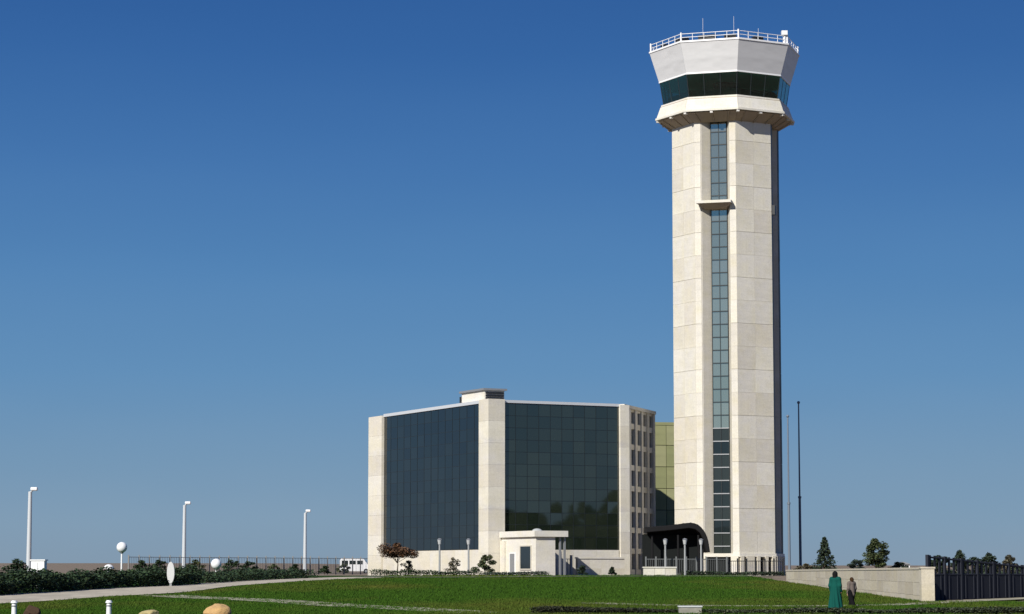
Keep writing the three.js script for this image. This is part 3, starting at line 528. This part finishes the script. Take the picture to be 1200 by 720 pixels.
boulder(255, 92, 0.92, 0.5, [.60, .38, .16], 1, 'large round orange tan boulder at the foot of the grass');
boulder(176, 92, 0.72, 0.28, [.50, .42, .20], 2, 'low flat yellowish tan boulder in the grass');
boulder(38, 92, 0.6, 0.46, [.07, .04, .02], 3, 'dark brown boulder beside a white bollard');
{
  const p = stand(808.5, 95), o = thing('concrete_box', 'pale grey concrete service box between the low dark hedges', 'box', p);
  part('body', new RoundedBoxGeometry(0.86, 0.42, 0.6, 2, 0.03).translate(0, 0.12, 0), new THREE.MeshStandardMaterial({ color: C(.42, .44, .43), map: paveMap, roughness: 0.9 }), o);
  part('lid', new RoundedBoxGeometry(0.92, 0.06, 0.66, 1, 0.02).translate(0, 0.345, 0), new THREE.MeshStandardMaterial({ color: C(.5, .52, .51), roughness: 0.85 }), o);
}

// ------------------------------------------------------------------ vegetation
function leafCloud(n, sample, size, r, droop = 0.3) {
  const pos = [], nor = [], tone = [];
  for (let i = 0; i < n; i++) {
    const c = sample(r), a = r() * 6.283, s = size * (0.6 + 0.8 * r()), up = V(r() - 0.5, r() * 0.9 + 0.1, r() - 0.5).normalize(), t = V(Math.cos(a), -droop * r(), Math.sin(a)).normalize(), b = up.clone().cross(t).normalize().multiplyScalar(s * 0.45), tt = t.multiplyScalar(s);
    const q = [c.clone().sub(tt.clone().multiplyScalar(0.5)), c.clone().add(b), c.clone().add(tt.clone().multiplyScalar(0.5)), c.clone().sub(b)], nn = q[1].clone().sub(q[0]).cross(q[2].clone().sub(q[0])).normalize();
    const tv = 0.6 + 0.85 * r(), tw = 0.85 + 0.45 * r() * r();
    for (const k of [0, 1, 2, 0, 2, 3]) { tone.push(tv * tw, tv, tv * (1.9 - tw)); pos.push(q[k].x, q[k].y, q[k].z); nor.push(nn.x, nn.y, nn.z); }
  }
  const g = new THREE.BufferGeometry(); g.setAttribute('position', new THREE.Float32BufferAttribute(pos, 3)); g.setAttribute('normal', new THREE.Float32BufferAttribute(nor, 3)); g.setAttribute('color', new THREE.Float32BufferAttribute(tone, 3)); return g;
}
const leafMat = (r, g, b) => new THREE.MeshStandardMaterial({ color: C(r, g, b), vertexColors: true, roughness: 0.75, side: THREE.DoubleSide });
const bark = new THREE.MeshStandardMaterial({ color: C(.07, .05, .035), roughness: 1 });
const clumps = (list) => r => { let k = Math.floor(r() * list.length); const [x, y, z, rx, ry, rz = rx] = list[k]; const u = r() * 2 - 1, a = r() * 6.283, q = Math.sqrt(1 - u * u), m = Math.pow(r(), 0.45); return V(x + rx * q * Math.cos(a) * m, y + ry * u * m, z + rz * q * Math.sin(a) * m); };
function broadTree(name, label, px, d, h, w, trunkH, color, n, leaf, seed, group, flat = 0) {
  const p = stand(px, d), o = thing(name, label, /shrub|bush/.test(name) ? 'shrub' : 'tree', p, 0, group), r = rng(seed), list = [], limbs = [];
  const tr = Math.max(0.05, h * 0.022);
  part(trunkH > 0.5 ? 'trunk' : 'stem', merge([bar(V(0, -0.1, 0), V(0.03 * h, trunkH, 0.02), tr, tr * 0.7, 8), bar(V(0.03 * h, trunkH, 0.02), V(-0.02 * h, trunkH + (h - trunkH) * 0.6, 0), tr * 0.7, tr * 0.3, 7)]), bark, o);
  for (let k = 0; k < 9; k++) {
    const a = k * 2.4 + r(), rr = w * (0.12 + 0.3 * r()), y = flat ? trunkH + (h - trunkH) * (0.35 + 0.45 * r()) : trunkH + (h - trunkH) * (0.12 + 0.75 * (k / 9)) * (0.9 + 0.2 * r()), taper = flat ? 1 : 1 - 0.55 * Math.pow((y - trunkH) / (h - trunkH), 2);
    const c = V(Math.cos(a) * rr * taper, y, Math.sin(a) * rr * taper); list.push([c.x, c.y, c.z, w * (0.14 + 0.14 * r()) * taper, (h - trunkH) * (flat ? 0.2 : 0.13) * (0.8 + 0.6 * r())]);
    limbs.push(bar(V(0, trunkH * 0.9 + (y - trunkH) * 0.25, 0), c, tr * 0.4, tr * 0.15, 5));
  }
  list.push([0, h - (h - trunkH) * 0.13, 0, w * 0.12, (h - trunkH) * 0.14]);
  part('branches', merge(limbs), bark, o).userData.kind = 'stuff';
  part('crown', leafCloud(n, clumps(list), leaf, r), color, o);
  return o;
}
function conifer(label, px, d, h, w, color, seed, group, n = 4200) {
  const p = stand(px, d), o = thing('conifer_tree', label, 'tree', p, 0, group), r = rng(seed);
  part('trunk', bar(V(0, -0.1, 0), V(0, h * 0.97, 0), h * 0.025, 0.02, 8), bark, o);
  const tiers = []; for (let k = 0; k < 60; k++) { const t = k / 60, a = k * 2.4, len = w / 2 * (1 - t) * (0.65 + 0.5 * r()) + 0.06; tiers.push([a, h * (0.12 + 0.84 * t), len]); }
  part('crown', leafCloud(n, q => { const [a, y, l] = tiers[Math.floor(Math.pow(q(), 1.25) * 60)], t = Math.sqrt(q()) * l, j = 0.12 * w * (0.5 + t / w); return V(Math.cos(a) * t + (q() - 0.5) * j, y - t * 0.28 + (q() - 0.5) * j, Math.sin(a) * t + (q() - 0.5) * j); }, 0.13 * h / 3, r, 0.8), color, o);
}
const dkGreen = leafMat(.032, .05, .026), green = leafMat(.065, .085, .030), olive = leafMat(.085, .10, .045), brown = leafMat(.13, .065, .032), dull = leafMat(.10, .085, .05), hedgeLeaf = leafMat(.022, .045, .014), bluish = leafMat(.04, .062, .045);
conifer('dark green pointed conifer behind the retaining wall', 967, 212, 3.4, 2.6, dkGreen, 3);
broadTree('broadleaf_tree', 'loose olive green tree behind the retaining wall with split top', 1026, 220, 3.3, 3.3, 0.7, green, 5200, 0.16, 4);
broadTree('shrub', 'low grey green shrub between the conifer and the olive tree', 1003, 232, 1.5, 2.4, 0.2, bluish, 1800, 0.15, 5, 'shrubs behind the retaining wall');
broadTree('shrub', 'low dark shrub right beside the olive tree', 1052, 222, 1.25, 2.2, 0.2, dkGreen, 1600, 0.15, 6, 'shrubs behind the retaining wall');
broadTree('shrub', 'low dark shrub at the tower end of the retaining wall', 945, 225, 1.1, 2.6, 0.2, dull, 1600, 0.15, 7, 'shrubs behind the retaining wall');
for (const [px, d, h, w, s, label] of [[1125, 165, 2.3, 1.6, 8, 'dark pointed tree top behind the first bays of the black fence'], [1100, 172, 1.9, 2.4, 9, 'low dark tree behind the corner end of the black fence'], [1160, 168, 2.1, 2.0, 10, 'dark leaning tree behind the middle of the black fence'], [1183, 176, 1.9, 2.2, 12, 'brownish low tree behind the far bays of the black fence'], [1142, 178, 1.75, 3.0, 13, 'spreading low dark tree between two taller ones behind the black fence'], [1208, 172, 1.6, 2.8, 14, 'low dark tree behind the far end of the black fence']])
  broadTree('broadleaf_tree', label, px, d, h, w, 0.4, s === 12 ? dull : dkGreen, 3000, 0.13, s, 'trees behind the black fence');
broadTree('broadleaf_tree', 'small tree with flat red brown crown before the left end of the glass office', 465, 207, 2.75, 3.4, 0.95, brown, 6200, 0.12, 20, undefined, 1);
broadTree('shrub', 'large olive green shrub at the foot of the corner pillar', 568, 206, 1.75, 2.1, 0.25, olive, 3400, 0.12, 21, 'shrubs before the glass office');
broadTree('shrub', 'bare brownish shrub before the stone plinth of the left glass front', 531, 207, 1.55, 1.7, 0.25, dull, 900, 0.12, 22, 'shrubs before the glass office');
broadTree('shrub', 'thin brown shrub beside the flat crowned red brown tree', 478, 208, 1.3, 1.5, 0.25, dull, 700, 0.12, 23, 'shrubs before the glass office');
broadTree('shrub', 'round dark shrub against the low stone wall', 717, 206, 0.75, 0.8, 0.1, dkGreen, 1500, 0.1, 24, 'shrubs before the glass office');
broadTree('shrub', 'dark shrub beside the gatehouse columns', 682, 206.5, 0.9, 1.1, 0.1, dkGreen, 1500, 0.1, 25, 'shrubs before the glass office');
function hedge(name, label, pts, h, w, n, mat, leaf, seed, group, uneven = 0.25) { // pts: [x, z] along its middle
  const A = V(pts[0][0], ground(...pts[0]), pts[0][1]), o = thing(name, label, 'hedge', A, 0, group), r = rng(seed), acc = [0];
  for (let i = 1; i < pts.length; i++) acc.push(acc[i - 1] + Math.hypot(pts[i][0] - pts[i - 1][0], pts[i][1] - pts[i - 1][1]));
  const tot = acc[acc.length - 1];
  part('foliage', leafCloud(n, q => {
    const s = q() * tot; let i = 1; while (acc[i] < s) i++; const t = (s - acc[i - 1]) / (acc[i] - acc[i - 1] || 1), x = pts[i - 1][0] + (pts[i][0] - pts[i - 1][0]) * t, z = pts[i - 1][1] + (pts[i][1] - pts[i - 1][1]) * t;
    const hh = h * (1 - uneven + 2 * uneven * fbm(s * 0.45 + seed * 3, seed, 3)), a = q() * 6.283, m = Math.sqrt(q());
    const px = x + Math.cos(a) * m * w / 2, pz = z + Math.sin(a) * m * w / 2; return V(px - A.x, ground(px, pz) - A.y + hh * Math.pow(q(), 0.6) * Math.sqrt(1 - 0.5 * m * m), pz - A.z);
  }, leaf, r), mat, o);
  const stems = []; for (let s = 0; s < tot; s += 1.2) { let i = 1; while (acc[i] < s) i++; const t = (s - acc[i - 1]) / (acc[i] - acc[i - 1] || 1), x = pts[i - 1][0] + (pts[i][0] - pts[i - 1][0]) * t, z = pts[i - 1][1] + (pts[i][1] - pts[i - 1][1]) * t; stems.push(bar(V(x - A.x, ground(x, z) - A.y - 0.05, z - A.z), V(x - A.x + (r() - 0.5) * 0.3, ground(x, z) - A.y + h * 0.7, z - A.z), 0.03, 0.01, 5)); }
  part('stems', merge(stems), bark, o).userData.kind = 'stuff';
}
{
  const off = (a, k) => a.map(p => [p[0], p[1] - k]);
  const L = off(roadFar, 1.6);
  hedge('hedge', 'long dark green hedge along the far side of the pale road', L.slice(2, 34), 1.15, 1.9, 26000, hedgeLeaf, 0.15, 51, undefined, 0.38);
  hedge('hedge', 'lower ragged hedge between the globe lamp and the far fence', L.slice(34, 50), 0.85, 2.4, 9000, hedgeLeaf, 0.15, 52, undefined, 0.45);
  const row = (a, b, d) => { const out = []; for (let k = 0; k <= 12; k++) { const p = stand(a + (b - a) * k / 12, d); out.push([p.x, p.z]); } return out; };
  hedge('hedge', 'low clipped dark planting before the left glass front', row(436, 560, 205.5), 0.5, 0.9, 5000, hedgeLeaf, 0.1, 53, undefined, 0.4);
  hedge('hedge', 'low grey green planting before the gatehouse', row(566, 640, 205.5), 0.4, 0.9, 3000, bluish, 0.1, 54, undefined, 0.4);
  hedge('hedge', 'dark planting at the foot of the tower fence', row(800, 920, 208), 0.42, 0.8, 5000, dkGreen, 0.1, 55, undefined, 0.3);
  hedge('hedge', 'low dark foreground hedge beside the concrete box, on the lawn side', row(632, 790, 95.5), 0.3, 0.9, 12000, leafMat(.028, .030, .012), 0.07, 56, undefined, 0.35);
  hedge('hedge', 'low dark foreground hedge running from the concrete box toward the black fence', row(828, 1230, 95), 0.3, 1.1, 26000, leafMat(.045, .055, .025), 0.07, 57, undefined, 0.5);
}
{ // scattered bushes on the plain, near the far fence
  const r = rng(71), places = [[165, 215, 1.6], [185, 225, 1.7], [228, 235, 1.8], [270, 240, 1.8], [290, 252, 1.7], [320, 265, 1.4], [345, 280, 1.4], [380, 290, 1.2], [402, 300, 1.5], [18, 180, 1.9]];
  const near = ['the tall round lamp', 'the upright white sign', 'the middle street light', 'the low round lamp', 'the ragged hedge end', 'the far fence middle', 'the shortest street light', 'the far fence end', 'the white van', 'the hedge start'];
  places.forEach(([px, d, h], i) => broadTree('bush', 'dark scrubby bush beside ' + near[i], px, d, h * 0.85, h * (1.1 + 0.6 * r()), 0.15, i % 3 === 2 ? olive : hedgeLeaf, 1100, 0.16, 80 + i, 'bushes on the plain'));
}
{ // tall trees standing off to the right; the right glass front mirrors them
  const r = rng(90), far = leafMat(.03, .045, .02);
  let f; for (let k = 0; k < 30; k++) {
    const p = V(B0.x + 118 + (r() - 0.5) * 14 + k * 1.2, 0, B0.z + 40 + k * 4.4); p.y = ground(p.x, p.z);
    const label = 'tall dark roadside tree in the row facing the glass office';
    if (f) { const o = dup(f, p, r() * 6, label); const s = 0.82 + 0.2 * r(); o.scale.set(s, s, s); } else {
      f = broadTree('roadside_tree', label, 600, 100, 12.5, 10, 1.6, far, 4200, 0.75, 91, 'roadside trees facing the office'); f.position.copy(p);
    }
  }
}

// ------------------------------------------------------------------ white van
{
  const d = 372, p = stand(417, d), o = thing('van', 'white van parked beyond the lawn left of the glass office', 'van', p, 6 * D2R);
  const s = new THREE.Shape(); [[-2.3, 0.35], [2.25, 0.35], [2.35, 0.95], [1.75, 1.2], [1.15, 2.05], [0.9, 2.15], [-2.2, 2.15], [-2.35, 1.95], [-2.35, 0.5]].forEach(([x, y], i) => i ? s.lineTo(x, y) : s.moveTo(x, y)); s.closePath();
  part('body', new THREE.ExtrudeGeometry(s, { depth: 1.7, bevelEnabled: true, bevelSize: 0.06, bevelThickness: 0.08, bevelSegments: 2 }).translate(0, 0, -0.85), new THREE.MeshPhysicalMaterial({ color: C(.8, .8, .8), roughness: 0.35, clearcoat: 0.6 }), o);
  for (const z of [-0.94, 0.94]) {
    for (const [x, w] of [[-1.7, 0.95], [-0.55, 0.95], [0.55, 0.85]]) part('side_window', box(w, 0.55, 0.02, x, 1.62, z), darkGlass[0], o);
    for (const x of [-1.45, 1.45]) { const w = part('wheel', new THREE.CylinderGeometry(0.36, 0.36, 0.22, 20).rotateX(Math.PI / 2).translate(x, 0.34, z * 0.9), blackMetal, o); part('rim', new THREE.CylinderGeometry(0.2, 0.2, 0.24, 14).rotateX(Math.PI / 2).translate(x, 0.34, z * 0.9), greyMetal, w); }
  }
  const ws = new THREE.BoxGeometry(0.03, 0.98, 1.5); ws.rotateZ(35 * D2R); ws.translate(1.55, 1.64, 0); part('windscreen', ws, darkGlass[0], o);
  for (const z of [-0.65, 0.65]) part('headlight', box(0.06, 0.18, 0.32, 2.39, 0.82, z), greyMetal, o);
  part('bumper', box(0.12, 0.25, 1.8, 2.38, 0.48, 0), greyMetal, o);
}
{ // pale hut far off on the plain
  for (const [px, d, w, h, label] of [[1059, 420, 2.2, 1.7, 'far small white hut beyond the retaining wall']]) {
    const p = stand(px, d), o = thing('shed', label, 'building', p);
    part('wall', box(w, h, 3, 0, h / 2 - 0.2, -1.5), whitePaint, o);
    const s = new THREE.Shape(); s.moveTo(-w / 2 - 0.3, 0); s.lineTo(w / 2 + 0.3, 0); s.lineTo(0, 0.45); s.closePath(); part('roof', new THREE.ExtrudeGeometry(s, { depth: 3.6, bevelEnabled: false }).translate(0, h - 0.2, -3.3), greyMetal, o);
    for (let i = 0; i < 3; i++) part('window', box(w / 8, h * 0.35, 0.1, -w / 3 + i * w / 3, h * 0.55, 0.02), darkGlass[0], o);
  }
}

// ------------------------------------------------------------------ people
function sdfMesh(fn, c, size, res) { // fn(x, y, z) < 0 inside; cube of the given size round c
  const mc = new MarchingCubes(res, new THREE.MeshBasicMaterial(), false, false, 60000); mc.isolation = 0;
  for (let k = 0; k < res; k++) for (let j = 0; j < res; j++) for (let i = 0; i < res; i++) mc.field[i + j * res + k * res * res] = -fn(c.x + (i / res * 2 - 1) * size / 2, c.y + (j / res * 2 - 1) * size / 2, c.z + (k / res * 2 - 1) * size / 2);
  mc.update();
  const n = mc.count, pos = new Float32Array(n * 3), nor = new Float32Array(n * 3);
  for (let i = 0; i < n; i++) { pos[i * 3] = c.x + mc.positionArray[i * 3] * size / 2; pos[i * 3 + 1] = c.y + mc.positionArray[i * 3 + 1] * size / 2; pos[i * 3 + 2] = c.z + mc.positionArray[i * 3 + 2] * size / 2; }
  const g = new THREE.BufferGeometry(); g.setAttribute('position', new THREE.BufferAttribute(pos, 3)); g.computeVertexNormals();
  const e = size / res * 0.7, q = g.attributes.position; for (let i = 0; i < n; i++) { const x = q.getX(i), y = q.getY(i), z = q.getZ(i); const v = V(fn(x + e, y, z) - fn(x - e, y, z), fn(x, y + e, z) - fn(x, y - e, z), fn(x, y, z + e) - fn(x, y, z - e)).normalize(); nor[i * 3] = v.x; nor[i * 3 + 1] = v.y; nor[i * 3 + 2] = v.z; }
  g.setAttribute('normal', new THREE.BufferAttribute(nor, 3)); return g;
}
function caps(list, k = 0.03) { // tapered capsules [ax, ay, az, bx, by, bz, ra, rb]
  return (x, y, z) => { let d = 9; for (const [ax, ay, az, bx, by, bz, ra, rb] of list) { const ux = bx - ax, uy = by - ay, uz = bz - az, l2 = ux * ux + uy * uy + uz * uz || 1e-9, t = clamp(((x - ax) * ux + (y - ay) * uy + (z - az) * uz) / l2, 0, 1); d = smin(d, Math.hypot(x - ax - ux * t, y - ay - uy * t, z - az - uz * t) - (ra + (rb - ra) * t), k); } return d; };
}
const skin = new THREE.MeshStandardMaterial({ color: C(.45, .27, .19), roughness: 0.6 });
function handBones(x, y, z, s) { // relaxed hand hanging down from a wrist; s = side
  const b = [[x, y, z, x, y - 0.07, z + 0.005, 0.026, 0.03]];
  [[-0.024, 0.062], [-0.008, 0.072], [0.009, 0.068], [0.025, 0.052]].forEach(([o, l]) => { b.push([x + o * 0.4, y - 0.075, z + o, x + o * 0.4 - s * 0.006, y - 0.075 - l * 0.5, z + o + 0.004, 0.0095, 0.009]); b.push([x + o * 0.4 - s * 0.006, y - 0.075 - l * 0.5, z + o + 0.004, x - s * 0.02 + o * 0.4, y - 0.075 - l, z + o + 0.01, 0.009, 0.0075]); });
  b.push([x, y - 0.02, z + 0.025, x - s * 0.012, y - 0.055, z + 0.052, 0.012, 0.01], [x - s * 0.012, y - 0.055, z + 0.052, x - s * 0.018, y - 0.085, z + 0.055, 0.01, 0.008]); return b;
}
function head(cy, h, tilt = 0) { // face looks along +z
  const s = h / 0.23, f = caps([[0, cy + 0.025 * s, -0.01, 0, cy + 0.02 * s, 0.005, 0.088 * s, 0.084 * s], [0, cy - 0.055 * s, 0.03 * s, 0, cy - 0.075 * s, 0.045 * s, 0.05 * s, 0.035 * s], [0, cy + 0.005 * s, 0.085 * s, 0, cy - 0.025 * s, 0.108 * s, 0.008 * s, 0.015 * s], [-0.022 * s, cy - 0.056 * s, 0.081 * s, 0.022 * s, cy - 0.056 * s, 0.081 * s, 0.009 * s, 0.009 * s], [-0.088 * s, cy + 0.01 * s, -0.005, -0.088 * s, cy - 0.025 * s, 0, 0.014 * s, 0.011 * s], [0.088 * s, cy + 0.01 * s, -0.005, 0.088 * s, cy - 0.025 * s, 0, 0.014 * s, 0.011 * s]], 0.02 * s);
  return (x, y, z) => { let d = f(x, y, z); for (const e of [-1, 1]) d = Math.max(d, 0.016 * s - Math.hypot(x - e * 0.032 * s, y - cy - 0.008 * s, z - 0.092 * s)); return d; };
}
function person(pos, turn, label, H, look) {
  const o = thing('person', label, 'person', pos, turn), k = H / 1.6, S = a => a.map(b => b.map(v => v * k));
  const legL = look.stride, hip = 0.86, hd = 1.49;
  const legs = S([[-0.09, hip, 0, -0.1, 0.46, legL * 0.5, 0.085, 0.055], [-0.1, 0.46, legL * 0.5, -0.1, 0.08, legL * 0.85, 0.052, 0.036], [0.09, hip, 0, 0.1, 0.46, -legL * 0.25, 0.085, 0.055], [0.1, 0.46, -legL * 0.25, 0.1, 0.09, -legL, 0.052, 0.036]]);
  const feet = S([[-0.1, 0.035, legL * 0.85 - 0.04, -0.1, 0.03, legL * 0.85 + 0.15, 0.042, 0.032], [0.1, 0.045, -legL - 0.04, 0.1, 0.03, -legL + 0.14, 0.042, 0.032]]);
  const torso = S([[0, 0.9, 0, 0, 1.08, 0, 0.14, 0.12], [0, 1.08, 0, 0, 1.25, 0, 0.12, 0.125], [-0.13, 1.3, 0, 0.13, 1.3, 0, 0.07, 0.07]]);
  const arms = S([[-0.18, 1.29, 0, -0.22, 1.03, -0.03, 0.05, 0.042], [-0.22, 1.03, -0.03, -0.22, 0.8, 0.06, 0.04, 0.027], [0.18, 1.29, 0, 0.22, 1.03, -0.03, 0.05, 0.042], [0.22, 1.03, -0.03, 0.22, 0.8, 0.06, 0.04, 0.027]]);
  const neck = S([[0, 1.3, -0.01, 0, 1.43, 0.01, 0.055, 0.05]]);
  const body = sdfMesh(caps([...legs, ...torso, ...arms, ...neck], 0.03), V(0, 0.75 * k, 0), 1.7 * k, 80);
  const hg = sdfMesh(head(hd * k, 0.225 * k), V(0, hd * k, 0.01), 0.34 * k, 56);
  const hands = [-1, 1].map(s => { const b = handBones(s * 0.22 * k, 0.8 * k, 0.06 * k, s); return sdfMesh(caps(b, 0.008), V(s * 0.22 * k, 0.8 * k - 0.07, 0.07 * k), 0.26, 56); });
  part('body', merge([body, hg, ...hands]), skin, o);
  const grow = (list, r) => list.map(b => [...b.slice(0, 6), b[6] + r, b[7] + r]);
  if (look.robe) {
    const f = caps([...grow([...torso, ...arms], 0.035), ...S([[0, 0.95, 0, 0, 0.12, 0.0, 0.2, 0.3]])], 0.06);
    part('robe', sdfMesh((x, y, z) => Math.max(f(x, y, z) + 0.02 * Math.sin(Math.atan2(x, z) * 9 + y * 3) * clamp((1.1 * k - y) * 1.4, 0, 1), 0.05 * k - y), V(0, 0.72 * k, 0), 1.5 * k, 84), look.top, o);
    const sc = caps(S([[0, hd + 0.03, -0.02, 0, hd - 0.02, -0.02, 0.115, 0.11], [0, hd - 0.1, 0, 0, 1.36, -0.01, 0.1, 0.12]]), 0.05);
    part('headscarf', sdfMesh((x, y, z) => Math.max(sc(x, y, z), 0.075 * k - Math.hypot(x, (y - (hd - 0.01) * k) * 0.75, z - 0.12 * k)), V(0, (hd - 0.06) * k, 0), 0.6 * k, 60), look.hair, o);
  } else {
    const coat = caps([...grow([...torso, ...arms], 0.03), ...S([[0, 0.95, 0, 0, 0.72, 0, 0.17, 0.19]])], 0.05);
    part('coat', sdfMesh((x, y, z) => Math.max(coat(x, y, z) + 0.008 * Math.sin(Math.atan2(x, z) * 7) * clamp((1 * k - y) * 1.5, 0, 1), 0.58 * k - y), V(0, 0.85 * k, 0), 1.3 * k, 76), look.top, o);
    part('trousers', sdfMesh(caps(grow(legs, 0.065), 0.05), V(0, 0.45 * k, 0), 1.2 * k, 70), look.bottom, o);
    const hr = caps(S([[0, hd + 0.03, -0.02, 0, hd + 0.01, -0.03, 0.108, 0.105], [0, hd - 0.03, -0.05, 0, hd - 0.12, -0.05, 0.085, 0.07]]), 0.04);
    part('hair', sdfMesh((x, y, z) => Math.max(hr(x, y, z), 0.085 * k - Math.hypot(x * 0.9, (y - (hd - 0.04) * k) * 0.8, z - 0.115 * k)), V(0, (hd - 0.03) * k, 0), 0.5 * k, 56), look.hair, o);
  }
  part('shoes', sdfMesh(caps(grow(feet, 0.012), 0.02), V(0, 0.1 * k, 0), 1.2 * k, 80), look.shoes, o);
  for (const e of [-1, 1]) part('eye', new THREE.SphereGeometry(0.012 * k, 8, 6).translate(e * 0.032 * k, (hd + 0.008) * k, 0.078 * k), blackMetal, o);
  return o;
}
const cloth = (r, g, b) => new THREE.MeshPhysicalMaterial({ color: C(r, g, b), roughness: 0.95, specularIntensity: 0.15 });
person(stand(979, 105), 150 * D2R, 'person in long teal green robe and black headscarf on the path', 1.6, { stride: 0.12, robe: true, top: cloth(.007, .075, .06), hair: cloth(.012, .012, .012), shoes: blackMetal });
person(stand(998, 109), 205 * D2R, 'smaller brown haired person in grey brown coat and black trousers walking', 1.3, { stride: 0.34, top: cloth(.14, .115, .10), bottom: cloth(.008, .008, .009), hair: cloth(.05, .028, .014), shoes: blackMetal });

renderer.render(scene, camera);
